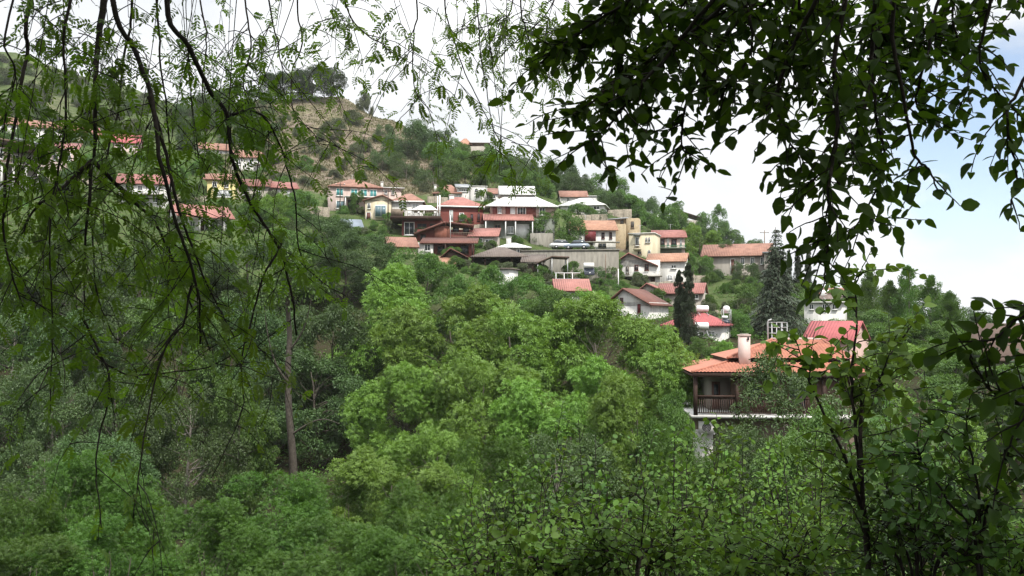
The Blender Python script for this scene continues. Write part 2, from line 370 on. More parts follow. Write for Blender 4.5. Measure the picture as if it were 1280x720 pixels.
def limbs(mb, base, top, ends, r0, r, wob=.12):
    """a trunk from base to top and limbs from it out to the clump centres"""
    n = 9; t = np.linspace(0, 1, n)[:, None]
    H = np.linalg.norm(top - base)
    tr = base + (top - base) * t + np.cumsum(r.normal(size=(n, 3)) * np.array((1, 1, .1)), 0) * H * .012
    tr[0] = base
    mb.tube(tr, r0 * (1.25 - 1.1 * t[:, 0]) * np.where(t[:, 0] < .05, 1.35, 1), 8)
    for e in ends:
        h = np.clip((e[2] - base[2]) / H - r.uniform(.12, .32), .12, .95)
        i = h * (n - 1); s = tr[int(i)] + (tr[min(int(i) + 1, n - 1)] - tr[int(i)]) * (i - int(i))
        mid = s + (e - s) * .5 + r.normal(size=3) * wob * np.linalg.norm(e - s) + np.array((0, 0, .06 * np.linalg.norm(e - s)))
        rr = r0 * .42 * (1.15 - h)
        mb.tube(smooth_line([s, mid, e], 4), np.linspace(rr, rr * .25, 9), 5)

def broad(seed, H=12., W=5., n=110, per=170, leaf=.3, rc=(.75, 1.25), low=.1, lobes=15, droop=.35, flat=.7, r0=.24, stems=1, lob=(.32, .52), spread=.66, tmpl=LEAF4):
    """a round crown of many uneven lobes, each lobe a shell of leaf clumps, on a branching trunk"""
    r = np.random.default_rng(seed); zc = H * (low + 1) / 2; hz = H * (1 - low) / 2
    ld = rdir(lobes, r); ld[:, 2] = np.linspace(-1.0, 1.0, lobes) + r.normal(size=lobes) * .12; ld = unit(ld)
    lr = r.uniform(*lob, lobes); lc = ld * (spread * r.uniform(.75, 1.2, lobes))[:, None]
    w = lr ** 2 / (lr ** 2).sum(); li = r.choice(lobes, n, p=w)
    d = rdir(n, r); d = unit(d + .75 * ld[li] + np.array((0, 0, .25)))
    c = (lc[li] + d * (lr[li] * r.uniform(.72, 1.05, n))[:, None]) * np.array((W, W, hz)); c[:, 2] = np.maximum(c[:, 2] + zc, .25)
    rcs = r.uniform(*rc, n) * (W / 5 if W < 4 else 1)
    v, f = clump_leaves(c, rcs, per, leaf, r, droop, flat, tmpl)
    mb = MB()
    pick = c[r.permutation(n)[:26]]
    if stems == 1: limbs(mb, np.array((0, 0, -1.2)), np.array((r.normal() * .3, r.normal() * .3, H * .8)), pick, r0, r)
    else:
        for k in range(stems):
            a = 6.28 * k / stems + r.uniform(-.4, .4); e = np.array((math.cos(a) * W * .4, math.sin(a) * W * .4, H * .75))
            limbs(mb, np.array((math.cos(a) * .15, math.sin(a) * .15, -.8)), e, pick[k::stems][:7], r0 * .55, r)
    return v, f, mb

def spire(seed, H=12., W=1.2, n=150, per=130, leaf=.24, wob=.1, low=.06, power=.7, r0=.16, rcm=.5):
    r = np.random.default_rng(seed); t = r.random(n) ** .85
    prof = W * np.clip(np.minimum((t + .06) * 5, 1), 0, 1) * (1 - t) ** power * (1 + wob * r.normal(size=n)); a = r.uniform(0, 6.28, n)
    c = np.stack([np.cos(a) * prof * .75, np.sin(a) * prof * .75, H * (low + (.97 - low) * t)], 1)
    rcs = rcm * (.35 + .65 * (1 - t)) * W
    k = n * per; ci = np.repeat(np.arange(n), per); d = rdir(k, r)
    pos = c[ci] + d * (rcs[ci] * r.uniform(.3, 1, k))[:, None] * np.array((1, 1, 1.5))
    y = unit(d * .7 + np.array((0, 0, .9))); v, f = scatter(*LEAF4, pos, y, d + .5 * rdir(k, r), leaf * r.uniform(.6, 1.2, k))
    mb = MB(); limbs(mb, np.array((0, 0, -1.)), np.array((0, 0, H * .93)), c[r.permutation(n)[:20]], r0, r, .05)
    return v, f, mb

def conifer(seed, H=13., W=3.6, tiers=24, leaf=.3, r0=.2, bare_top=.16):
    """a cedar-like conifer: tiers of long drooping boughs, a thin ragged spire"""
    r = np.random.default_rng(seed); mb = MB(); parts = []
    tr = np.stack([.06 * np.sin(np.linspace(0, 5, 12)), .05 * np.cos(np.linspace(0, 4, 12)), np.linspace(-1, H, 12)], 1); mb.tube(tr, np.linspace(r0, .03, 12), 8)
    for i in range(tiers):
        t = (i + .5) / tiers; z = H * (.1 + .89 * t)
        L = W * ((1 - t) ** 1.15 * (.8 + .35 * r.random()) + .10)
        nb = 9 if t < .75 else 6
        for j in range(nb):
            a = 6.28 * (j + r.random() * .7) / nb; dr = np.array((math.cos(a), math.sin(a), 0)); l = L * r.uniform(.6, 1.1)
            pts = np.array([np.array((0, 0, z)) + dr * l * s + np.array((0, 0, .10 * l * math.sin(s * 3.1) - .22 * l * s * s)) for s in np.linspace(0, 1, 6)])
            mb.tube(pts, np.linspace(.05 * (1.1 - t), .008, 6), 4)
            k = int(30 + 95 * l / W * 1.6) if t < 1 - bare_top else int(22 * l / W * 3 + 6)
            s = r.uniform(.15, 1, k); p = np.stack([np.interp(s, np.linspace(0, 1, 6), pts[:, q]) for q in range(3)], 1)
            side = np.array((-dr[1], dr[0], 0)); off = r.uniform(-1, 1, k) * .28 * l * (1.05 - s * .6)
            p = p + side * off[:, None] + np.array((0, 0, 1)) * (r.uniform(-.22, .08, k) - .12 * np.abs(off))[:, None]
            y = unit(dr * .6 + side * np.sign(off)[:, None] * .7 + np.array((0, 0, -.5)) + .4 * rdir(k, r))
            parts.append(scatter([(-.13, 0, 0), (.13, 0, 0), (.09, 1, -.1), (-.09, 1, -.1)], [(0, 1, 2, 3)], p, y, np.array((0, 0, 1)) + .6 * rdir(k, r), leaf * r.uniform(.6, 1.3, k)))
    v, f = join(parts); return v, f, mb

PROTO = {}
def proto(kind, gen, crown_mat, bark='bark', H=12., W=5.):
    """keeps the meshes of one tree; nominal height H and crown radius W"""
    v, f, mb = gen
    PROTO[kind] = (mesh_np(kind + '_crown', v, f, M[crown_mat]), mb.mesh(kind + '_trunk', M[bark]), H, W)

SPRAY = ([(0, 0, 0), (.16, .3, .05), (.05, .75, 0), (-.12, .35, .05), (.2, .28, .02), (.62, .5, -.06), (.72, .8, -.2), (.35, .6, .0), (-.2, .28, .02), (-.62, .5, -.06), (-.72, .8, -.2), (-.35, .6, 0), (0, .5, 0), (.2, .85, -.04), (0, 1.25, -.2), (-.2, .85, -.04)], [(0, 1, 2, 3), (4, 5, 6, 7), (8, 11, 10, 9), (12, 13, 14, 15)])
for i in range(3): proto('walnut%d' % i, broad(20 + i, n=190, per=110, leaf=.27, rc=(.5, 1.0), flat=.8, lobes=16, droop=.3, tmpl=SPRAY), 'walnut')
for i in range(3): proto('green%d' % i, broad(30 + i, n=180, per=230, leaf=.24, rc=(.6, 1.0)), 'green')
for i in range(3): proto('dark%d' % i, broad(40 + i, n=180, per=230, leaf=.22, rc=(.65, 1.1), low=.06), 'dark')
for i in range(2): proto('grey%d' % i, broad(50 + i, n=160, per=230, leaf=.19, low=.05, rc=(.6, 1.)), 'grey', 'bark_pale')
for i in range(2): proto('bright%d' % i, broad(55 + i, H=5., W=2.6, n=150, per=150, leaf=.12, rc=(.6, 1.3), flat=.85, droop=.1, low=.04, stems=4, r0=.12, tmpl=SPRAY), 'bright', H=5., W=2.6)
for i in range(3): proto('scrub%d' % i, broad(60 + i, H=3., W=2.2, n=60, per=150, leaf=.2, rc=(.9, 1.5), low=.02, stems=4, r0=.12, flat=.8, lobes=6, lob=(.4, .6)), 'scrub', H=3., W=2.2)
for i in range(2): proto('bush%d' % i, broad(65 + i, H=3., W=2.2, n=60, per=170, leaf=.18, rc=(.9, 1.5), low=.02, stems=4, r0=.12, lobes=6, lob=(.4, .6)), 'green', H=3., W=2.2)
for i in range(2): proto('pine%d' % i, broad(70 + i, H=11., W=4.6, n=90, per=260, leaf=.26, rc=(.9, 1.3), low=.2, droop=-.2, flat=.8, lobes=10, lob=(.5, .65), spread=.55), 'pine', 'bark', 11., 4.6)
for i in range(2): proto('poplar%d' % i, spire(80 + i, H=14., W=2.0, n=90, per=150, leaf=.27, wob=.55, low=.12, power=.5, rcm=.6), 'green', 'bark_pale', 14., 2.)
proto('cypress0', spire(90, H=11., W=1.15, n=150, per=120, leaf=.2, wob=.4, power=.5, rcm=.42), 'needle', 'bark', 11., 1.15)
proto('conifer0', conifer(95), 'needle', 'bark', 13., 3.6)

NTREE = [0]
def tree(name, kind, px, top, wpx, Y, label, cat='tree', group=None, sink=0.0):
    """A tree whose crown reaches photo row `top` over column px and is wpx wide, at distance Y (or where its foot meets the hill, for Y = ('on', row))."""
    onhill = isinstance(Y, tuple)
    if onhill: Y = hit(px, Y[1])
    cm, tm, H, W = PROTO[kind]
    p = P(px, top, Y); g = gz(p[0], p[1]) - sink; h = p[2] - g
    if h < .4: print('LOW TREE', label, h); h = .6
    s = wpx / F * Y / 2 / W
    low = .78 if kind[:4] in ('gree', 'dark', 'waln', 'grey', 'pine') else .85
    if onhill and kind[0] != 'p': low = 1.25
    if h / H < low * s: g = p[2] - low * s * H; h = low * s * H      # a crown that starts at the ground: its foot stays in the bank
    NTREE[0] += 1
    o = empty(name, (p[0], p[1], g), label, cat, group, rz=(NTREE[0] * 2.399) % 6.283, scale=(s, s, h / H))
    link('crown', cm, o); link('trunk', tm, o)
    return o

# ------------------------------------------------------------------ building materials
M['terra'] = tile_mat('terracotta_tiles', (0.345, 0.183, 0.136), (0.211, 0.110, 0.084))
M['terra_y'] = tile_mat('terracotta_tiles_along', (0.345, 0.183, 0.136), (0.211, 0.110, 0.084), 'Y')
M['orange'] = tile_mat('orange_tiles', (0.416, 0.229, 0.154), (0.276, 0.146, 0.099))
M['salmon'] = tile_mat('salmon_sheet', (0.399, 0.183, 0.158), (0.275, 0.125, 0.106))
M['crimson'] = tile_mat('crimson_sheet', (.41, .115, .12), (.31, .09, .092))
M['redroof'] = tile_mat('red_sheet', (0.342, 0.148, 0.130), (0.222, 0.095, 0.083))
M['brownroof'] = tile_mat('brown_tiles', (.19, .085, .065), (.13, .06, .05))
M['greyroof'] = tile_mat('grey_brown_roof', (.17, .14, .12), (.12, .095, .085))
M['duskroof'] = mat('dusk_brown_roof', (.15, .105, .085), .9, .15, .8, .2)
M['whiteroof'] = tile_mat('white_sheet', (.66, .66, .65), (.56, .56, .55))
M['greysheet'] = mat('grey_sheet', (.33, .35, .37), .6, .15, .6)
M['tarp'] = mat('blue_grey_tarp', (.22, .26, .31), .6, .12, .8)
M['white'] = mat('white_render', (.68, .67, .64), .9, .16, .8, streak=True)
M['cream'] = mat('cream_render', (.62, .55, .40), .9, .14, .8, streak=True)
M['yellow'] = mat('yellow_render', (.62, .54, .25), .85, .08, .5, streak=True)
M['pink'] = mat('pink_render', (.50, .35, .31), .85, .10, .5, streak=True)
M['palepink'] = mat('pale_pink_render', (.55, .44, .40), .9, .14, .8, streak=True)
M['redwall'] = mat('dark_red_wall', (.20, .06, .05), .85, .15, .8)
M['brickwall'] = mat('brick_wall', (.25, .10, .07), .9, .15, 2.5)
M['greenwall'] = mat('grey_green_wall', (.20, .22, .19), .85, .12, .8, streak=True)
M['greywall'] = mat('grey_render', (.36, .33, .29), .9, .14, .6, .2, streak=True)
M['concrete'] = mat('concrete', (.27, .255, .22), .9, .22, 1.1, .5, streak=True)
M['rubble'] = mat('rubble_stone', (.33, .29, .23), .95, .28, 2.2, 1.0)
M['stone'] = mat('tan_stone', (.40, .32, .21), .95, .18, 1.6, .8)
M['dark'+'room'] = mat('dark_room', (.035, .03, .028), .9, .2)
M['timber'] = mat('dark_timber', (.055, .03, .022), .7, .2, 6)
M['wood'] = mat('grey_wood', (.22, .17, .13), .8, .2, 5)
M['frame'] = mat('white_paint', (.72, .72, .71), .5, .04)
M['brownframe'] = mat('brown_paint', (.13, .055, .045), .6, .1)
M['maroon'] = mat('maroon_panel', (.17, .03, .035), .6, .12)
M['greendoor'] = mat('green_paint', (.03, .24, .12), .5, .08)
M['pane'] = mat('window_glass', (.045, .055, .065), .12, .1, spec=.6)
M['bluepane'] = mat('blue_grey_glass', (.12, .19, .22), .12, .1, spec=.6)
M['teal'] = mat('turquoise_glass', (.10, .36, .37), .25, .1, spec=.5)
M['curtain'] = mat('pale_curtained_glass', (.42, .44, .45), .4, .12)
M['metal'] = mat('galvanised_metal', (.45, .46, .47), .45, .1, metal=.4)
M['tank'] = mat('white_tank', (.78, .78, .77), .35, .03, spec=.5)
M['rubber'] = mat('rubber', (.02, .02, .02), .8, .1)
M['solar'] = mat('solar_panel', (.02, .025, .04), .15, .1, spec=.6)
M['carwhite'] = mat('white_car_paint', (.75, .75, .75), .25, .02, spec=.6)
M['carblue'] = mat('blue_grey_car_paint', (.28, .33, .40), .25, .02, spec=.6)

class House:
    """A building laid out from the photograph's rows and columns at its own real distance."""
    def __init__(s, name, label, px, py, Y=None, yaw=0, cat='house', group=None):
        s.Y = Y or hit(px, py); s.s = s.Y / F; s.px, s.py = px, py
        s.base = P(px, py, s.Y); s.c = math.cos(R(yaw))
        s.o = empty(name, s.base, label, cat, group, rz=R(yaw) - math.atan2(s.base[0], s.base[1]))
        s.k = s.s * math.hypot(s.base[0], s.base[1]) / s.base[1]
    def X(s, u): return (u - s.px) * s.s / s.c * .985
    def Z(s, v, d=0): return P(s.px, v, s.Y + d)[2] - s.base[2]
    def wall(s, u0, u1, v0, v1, y0=0., dep=8., m='white', skirt=0., name='wall', par=None):
        return MB().box(s.X(u0), s.X(u1), y0, y0 + dep, s.Z(v1) - skirt, s.Z(v0)).build(name, M[m], par or s.o)
    def win(s, u0, u1, v0, v1, y=0., fr='frame', pane='pane', bars=1, name='window'):
        x0, x1, z0, z1 = s.X(u0), s.X(u1), s.Z(v1), s.Z(v0); t = min(.12, (x1 - x0) * .13); b = MB()
        b.box(x0, x0 + t, y - .10, y + .02, z0, z1).box(x1 - t, x1, y - .10, y + .02, z0, z1)
        b.box(x0 + t, x1 - t, y - .10, y + .02, z1 - t, z1).box(x0 + t, x1 - t, y - .10, y + .02, z0, z0 + t)
        for i in range(bars):
            xm = x0 + (x1 - x0) * (i + 1) / (bars + 1); b.box(xm - t * .35, xm + t * .35, y - .085, y + .01, z0 + t, z1 - t)
        b.box(x0 - .06, x1 + .06, y - .19, y - .012, z0 - .08, z0 - .003)
        f = b.build(name, M[fr], s.o)
        MB().box(x0 + t * .9, x1 - t * .9, y - .045, y - .012, z0 + t * .9, z1 - t * .9).build('pane', M[pane], f)
        return f
    def door(s, u0, u1, v0, v1, y=0., m='brownframe'):
        x0, x1, z0, z1 = s.X(u0), s.X(u1), s.Z(v1), s.Z(v0)
        d = MB().box(x0, x1, y - .07, y - .01, z0, z1).build('door', M[m], s.o)
        MB().box(x0 - .1, x0, y - .12, y + .01, z0, z1).box(x1, x1 + .1, y - .12, y + .01, z0, z1).box(x0 - .1, x1 + .1, y - .12, y + .01, z1, z1 + .1).build('door_frame', M['frame'], d)
        return d
    def roof(s, kind, u0, u1, vr, ve, y0=0., y1=8., m='terra', over=.45, t=.18, apex=None, name='roof', fascia=None):
        x0, x1 = s.X(u0), s.X(u1); y0 -= over; y1 += over; ym = (y0 + y1) / 2
        ze = s.Z(ve); zr = max(s.Z(vr, (ym if kind != 'gable_y' else y0)), ze + .25); xm = s.X(apex) if apex else (x0 + x1) / 2
        E = [(x0, y0, ze), (x1, y0, ze), (x1, y1, ze), (x0, y1, ze)]
        if kind == 'flat': top = [(x0, y0, ze), (x1, y0, ze), (x1, y1, ze + .05), (x0, y1, ze + .05)]; fc = [(0, 1, 2, 3)]; per = (0, 1, 2, 3)
        elif kind == 'shed': zr = max(s.Z(vr, y1), ze + .2); top = [(x0, y0, ze), (x1, y0, ze), (x1, y1, zr), (x0, y1, zr)]; fc = [(0, 1, 2, 3)]; per = (0, 1, 2, 3)
        elif kind == 'hip':
            i = min((y1 - y0) / 2, (x1 - x0) * .42); top = E + [(x0 + i, ym, zr), (x1 - i, ym, zr)]; fc = [(0, 1, 5, 4), (1, 2, 5), (2, 3, 4, 5), (3, 0, 4)]; per = (0, 1, 2, 3)
        elif kind == 'gable_x': top = E + [(x0, ym, zr), (x1, ym, zr)]; fc = [(0, 1, 5, 4), (2, 3, 4, 5)]; per = (0, 1, 5, 2, 3, 4)
        elif kind == 'gable_y': top = E + [(xm, y0, zr), (xm, y1, zr)]; fc = [(0, 4, 5, 3), (4, 1, 2, 5)]; per = (0, 4, 1, 2, 5, 3)
        n = len(top); v = top + [(a, b, c - t) for a, b, c in top]
        faces = fc + [tuple(i + n for i in f[::-1]) for f in fc] + [(per[i], per[i] + n, per[(i+1) % len(per)] + n, per[(i+1) % len(per)]) for i in range(len(per))]
        ro = MB().add(v, faces).build(name, M[m], s.o)
        if kind == 'gable_x' or kind == 'gable_y': s.last = (x0 + over * .6, x1 - over * .6, y0 + over, y1 - over, ze - t - .005, zr - t * 1.02 - .005, xm, ym)
        if fascia and kind in ('hip', 'gable_x', 'flat', 'shed'):
            MB().box(x0 + .02, x1 - .02, y0 - .05, y0 - .003, ze - t - .12, ze - .02).build('fascia', M[fascia], ro)
        return ro
    def gable(s, m='white', kind='y'):
        """the wall triangle(s) under the last gable roof"""
        x0, x1, y0, y1, z0, z1, xm, ym = s.last
        b = MB()
        if kind == 'y': b.prism([(x0, z0), (x1, z0), (xm, z1 - .02)], y0, y1)
        else:
            v = [(x0, y0, z0), (x0, y1, z0), (x0, ym, z1), (x1, y0, z0), (x1, y1, z0), (x1, ym, z1)]
            b.add(v, [(0, 2, 1), (3, 4, 5), (0, 1, 4, 3), (0, 3, 5, 2), (1, 2, 5, 4)])
        return b.build('gable_wall', M[m], s.o)
    def slab(s, pts, y0, y1, m, t=.2, name='roof'):
        """a slab whose edge line is seen as photo points, running back from y0 to y1"""
        q = [(s.X(u), s.Z(v)) for u, v in pts]
        return MB().prism(q[::-1] + [(x, z - t) for x, z in q], y0, y1).build(name, M[m], s.o)
    def post(s, u, v0, v1, y=0., r=.09, m='frame', name='post'):
        x = s.X(u); return MB().box(x - r, x + r, y - r, y + r, s.Z(v1), s.Z(v0)).build(name, M[m], s.o)
    def balcony(s, u0, u1, v0, v1, y=0., dep=1.3, slab='concrete', rail='timber', step=.28):
        x0, x1, z0, z1 = s.X(u0), s.X(u1), s.Z(v1), s.Z(v0)
        b = MB().box(x0, x1, y - dep, y - .004, z0 - .18, z0).build('balcony', M[slab], s.o)
        r = MB().box(x0, x1, y - dep, y - dep + .07, z1 - .08, z1).box(x0, x1, y - dep + .01, y - dep + .05, z0 + .08, z0 + .14)
        for x in np.arange(x0 + .03, x1 - .02, step): r.box(x, x + .045, y - dep + .012, y - dep + .048, z0 + .14, z1 - .08)
        r.build('railing', M[rail], b); return b
    def chimney(s, u0, u1, v0, v1, y, dep=.8, m='white', par=None):
        x0, x1, z0, z1 = s.X(u0), s.X(u1), s.Z(v1, y), s.Z(v0, y)
        c = MB().box(x0, x1, y, y + dep, z0 - .6, z1).box(x0 - .08, x1 + .08, y - .08, y + dep + .08, z1, z1 + .12).build('chimney', M[m], par or s.o)
        return c

# ------------------------------------------------------------------ the village
h = House('village_house', 'wide pale pink house with a row of turquoise windows, below the dry hillside', 458, 264, yaw=6)
h.wall(412, 478, 234, 264, m='palepink', skirt=4); h.wall(478, 503, 233, 262, .8, 7, 'palepink', 4)
rf = h.roof('hip', 410, 479, 225, 234, m='terra'); h.roof('flat', 476, 507, 229, 232.5, .8, 7.8, 'whiteroof')
for u in (420, 438, 450, 462): h.win(u, u + 9, 236.5, 246, pane='teal')
h.win(420, 431, 252, 262, pane='bluepane'); h.win(481, 485, 236, 241, .8); h.win(490, 494, 236, 241, .8)
h.slab([(430, 247), (471, 247)], -1.6, -.01, 'white', .16, 'canopy'); h.win(434, 448, 250, 263, fr='brownframe'); h.post(431, 248, 264, -1.4); h.post(470, 248, 264, -1.4)
h.chimney(477, 480, 227, 231, 1.0, .6)

h = House('village_house', 'cream house with a blue grey bay window and red hipped wing', 490, 276, yaw=-5)
h.wall(456, 489, 250, 276, m='cream', skirt=4); h.roof('gable_y', 453, 492, 243, 250.5, m='terra_y', apex=478); h.gable('cream')
bw = h.wall(469, 483, 257, 272, -.9, .89, 'frame', name='bay_window')
MB().box(h.X(469.6), h.X(476.5), -.95, -.905, h.Z(271), h.Z(258)).box(h.X(477), h.X(482.5), -.95, -.905, h.Z(271), h.Z(258)).build('pane', M['bluepane'], bw)
h.win(459, 463, 254, 261); h.wall(489.2, 528, 250, 276, .6, 7.4, 'white', 4); h.roof('hip', 488, 531, 242, 250.5, .6, 8, 'terra', fascia='frame')
h.win(500, 506, 253, 262, .6, pane='curtain'); h.win(515, 523, 254, 263, .6, pane='curtain'); h.door(458, 463, 266, 275)

h = House('terrace_house', 'dark terrace house with a railed deck on top and white framed windows under it', 522, 297, yaw=-4)
h.wall(502, 552, 275.5, 297, 0, 7, 'redwall', 4); h.wall(488, 552, 271, 275, -1.4, 8.4, 'timber', name='deck')
h.win(505, 518, 277.5, 294, bars=1, pane='pane'); h.win(521, 534, 279, 294, fr='brownframe'); h.win(537, 548, 279, 292, fr='brownframe')
h.wall(489, 505, 262.5, 270.9, -1.3, .15, 'wood', name='parapet')
b = MB(); x0, x1, z0, z1 = h.X(505.3), h.X(552), h.Z(270.9), h.Z(264)
b.box(x0, x1, -1.3, -1.24, z1 - .07, z1)
for x in np.arange(x0, x1, .3): b.box(x, x + .05, -1.29, -1.25, z0, z1 - .07)
b.build('railing', M['wood'], h.o)
TERR = h
def canopy_tent():
    o = empty('canopy', P(530, 271, TERR.Y + 2), 'white tent canopy on posts over the railed deck', 'canopy', rz=0)
    s = TERR.Y / F; w = 17 * s; z = 9 * s
    v = [(-w, 0, z), (w, 0, z), (w, 3.5, z), (-w, 3.5, z), (-w * .35, 1.7, z * 1.8), (w * .45, 1.7, z * 1.8)]
    MB().add(v + [(a, b_, c - .08) for a, b_, c in v], [(0, 1, 5, 4), (1, 2, 5), (2, 3, 4, 5), (3, 0, 4), (6, 7, 11, 10)[::-1], (7, 8, 11)[::-1], (8, 9, 10, 11)[::-1], (9, 6, 10)[::-1], (0, 6, 7, 1), (1, 7, 8, 2), (2, 8, 9, 3), (3, 9, 6, 0)]).build('tent_roof', M['tank'], o)
    for x in (-w + .1, 0, w - .1):
        for y in (.1, 3.4): MB().box(x - .06, x + .06, y - .06, y + .06, 0, z - .08).build('post', M['frame'], o)
canopy_tent()
def chairs():
    base = None
    for i, u in enumerate((511, 517.5, 524, 543)):
        p = P(u, 271, TERR.Y - .3); 
        if base is None:
            base = empty('terrace_chair', p, 'white chair standing on the railed deck under the tent canopy', 'chair', 'white chairs on the deck')
            MB().box(-.22, .22, -.22, .22, .42, .47).build('seat', M['tank'], base); MB().box(-.22, .22, .17, .22, .48, .92).build('backrest', M['tank'], base)
            for x in (-.19, .19):
                for y in (-.19, .19): MB().box(x - .025, x + .025, y - .025, y + .025, 0, .42).build('leg', M['tank'], base)
            o = base
        else: o = copy_tree(base)
        o.location = tuple(float(c) for c in p); o.rotation_euler.z = i * 1.3
chairs()

h = House('brick_house', 'dark red brick house with a white chimney on its hipped roof', 577, 282, yaw=8)
h.wall(549, 605, 257, 282, m='redwall', skirt=4); rf = h.roof('hip', 546, 609, 246.5, 257.5, m='salmon', fascia='frame'); h.chimney(564, 570, 244.5, 251, 3, .8, 'white', rf)
h.win(561.5, 566, 263, 277, pane='curtain'); h.win(574, 580, 266, 276, pane='curtain'); h.win(588, 592, 267, 277, fr='redwall'); h.win(597, 600.5, 266, 275, fr='redwall')
h.post(549, 245, 280, -.4, .12, 'frame', 'drain_pipe')

h = House('brown_house', 'brown house of stepped sloping roofs below the dark red brick house', 556, 304, yaw=0)
h.wall(521, 592, 287, 304, 0, 6, 'redwall', 4); h.slab([(517, 292), (555, 277.5), (557, 277.5)], -1.2, 5, 'brownroof', .35); h.slab([(557.5, 277.5), (593, 281)], -1.0, 5, 'brownroof', .3)
h.wall(543, 562, 283, 303.5, -.5, .49, 'brickwall', name='brick_pier'); h.win(566, 574, 284, 290, fr='timber'); h.win(579, 587, 284, 291, fr='timber'); h.win(525, 532, 293, 301, fr='timber')
h.balcony(562.5, 592, 291, 297, 0, 1.2, 'timber', 'wood'); h.slab([(530, 300), (573, 303)], -2.4, -.6, 'brownroof', .2); h.post(563, 270, 298, -1.4, .06, 'frame', 'pipe')

h = House('village_house', 'low grey house with a bright salmon red lean-to roof, beside the brown stepped roofs', 604, 310, yaw=-6)
h.wall(586, 622, 295, 310, 0, 5, 'greywall', 4); h.roof('shed', 584, 624, 285, 295, 0, 4.2, 'salmon'); h.win(590, 598, 298, 305); h.win(606, 616, 299.5, 306); h.win(600, 603.5, 298, 309)

h = House('village_house', 'low house with a faded terracotta roof, lowest beside the terrace house', 512, 319, yaw=10)
h.wall(490, 521, 308, 319, 0, 6, 'pink', 4); h.roof('gable_x', 485, 524, 296.5, 308.5, 0, 6, 'terra'); h.gable('pink', 'x')
h = House('village_house', 'small white walled house with one dark window under a brown tile roof', 556, 321, yaw=-4)
h.wall(522, 541, 303, 321, 0, 5, 'white', 4); h.win(530, 538, 305, 314); h.wall(541.2, 592, 304, 321, .8, 4.2, 'redwall', 4); h.win(546, 556, 307, 316, .8, 'timber'); h.win(560, 570, 307, 316, .8, 'timber'); h.win(575, 586, 306, 317, .8, 'timber')
h.roof('shed', 524, 598, 297, 303.5, 0, 5, 'brownroof'); h.post(557, 304, 321, -.3, .1, 'timber'); h.post(591, 304, 321, -.3, .1, 'timber')
h = House('timber_shed', 'dark timber shed with a steep brown gable roof above the valley trees', 567, 330, yaw=0, cat='shed')
h.wall(555, 581, 321, 331, 0, 4, 'timber', 3); h.roof('gable_y', 550, 586, 309.5, 321.5, 0, 4, 'brownroof', apex=563); h.gable('timber')
h = House('awning', 'sloping orange tiled awning sticking out of the tree tops', 562, 335, yaw=14, cat='awning')
h.roof('shed', 551, 574, 320.5, 332, 0, 3.2, 'orange', .2); h.post(553, 333, 345, .2, .08, 'timber'); h.post(572, 333, 345, .2, .08, 'timber'); h.post(553, 331, 345, 3, .08, 'timber'); h.post(572, 331, 345, 3, .08, 'timber')
h = House('open_shed', 'open shed with a wide grey brown hipped roof on dark posts', 624, 334, yaw=-3, cat='shed')
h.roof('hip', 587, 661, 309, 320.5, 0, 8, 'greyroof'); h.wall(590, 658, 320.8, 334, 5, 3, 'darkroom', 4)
for u in (590, 606, 622, 640, 657): h.post(u, 321, 336, .1, .1, 'timber')
h.wall(606, 640, 326, 334, 4.4, .55, 'wood', 3, name='partition')
h = House('village_house', 'small grey flat roofed house with a white chimney, between the salmon lean-to and the garage', 640, 320, yaw=4)
h.wall(624, 660, 309, 320, 0, 6, 'greywall', 4); h.roof('hip', 620, 665, 303.5, 309, 0, 6, 'whiteroof'); h.chimney(634, 640, 297, 306, 2, .9, 'white'); h.win(630, 638, 311, 317); h.win(646, 653, 311, 317)
h = House('outbuilding', 'narrow white outbuilding poking up between green tree crowns', 631, 358, yaw=-18, cat='outbuilding')
h.wall(624, 637, 335.5, 358, 0, 4, 'white', 5); h.roof('flat', 623, 639, 333, 335, 0, 4, 'greyroof', .3); h.win(625.5, 629, 340, 347)

h = House('village_house', 'biggest house, with a wide white sheet roof and a white garage door', 655, 299, yaw=5)
h.wall(608, 694, 273, 299, 0, 9, 'greenwall', 5); h.wall(614, 694, 256, 272.8, 1.2, 8, 'pink', 0); h.roof('hip', 606, 700, 243, 257, 1.2, 9.2, 'whiteroof', .7)
h.wall(628, 670, 238, 249, 4.5, 3.5, 'greywall', name='penthouse_wall'); h.roof('gable_x', 625, 673, 232.5, 239, 4.3, 8.2, 'whiteroof', .4); h.gable('greywall', 'x')
for u0, u1 in ((615.5, 621), (632, 638), (659, 671)): h.wall(u0, u1, 257, 271, 1.1, .09, 'redwall', name='panel')
h.win(622, 627, 258, 266, 1.2, pane='curtain'); h.win(647, 658, 257.5, 269, 1.2, bars=2); h.win(675, 683, 258, 268, 1.2); h.door(639, 643.5, 259, 271, 1.2, 'frame')
h.roof('shed', 603, 667, 267.5, 276, -1.4, 1.1, 'salmon', .1, name='awning'); h.door(646, 661, 281, 298, 0, 'frame'); h.win(634, 642, 283, 292, pane='curtain'); h.win(617, 625, 281, 294, fr='wood'); h.win(671, 682, 281, 292)
for u in (606, 631, 643.5, 665): h.post(u, 276.5, 299, -1.3, .1, 'frame')
h.wall(662, 690, 293, 305, -2.5, 2.45, 'concrete', 3, 'entrance_wall')

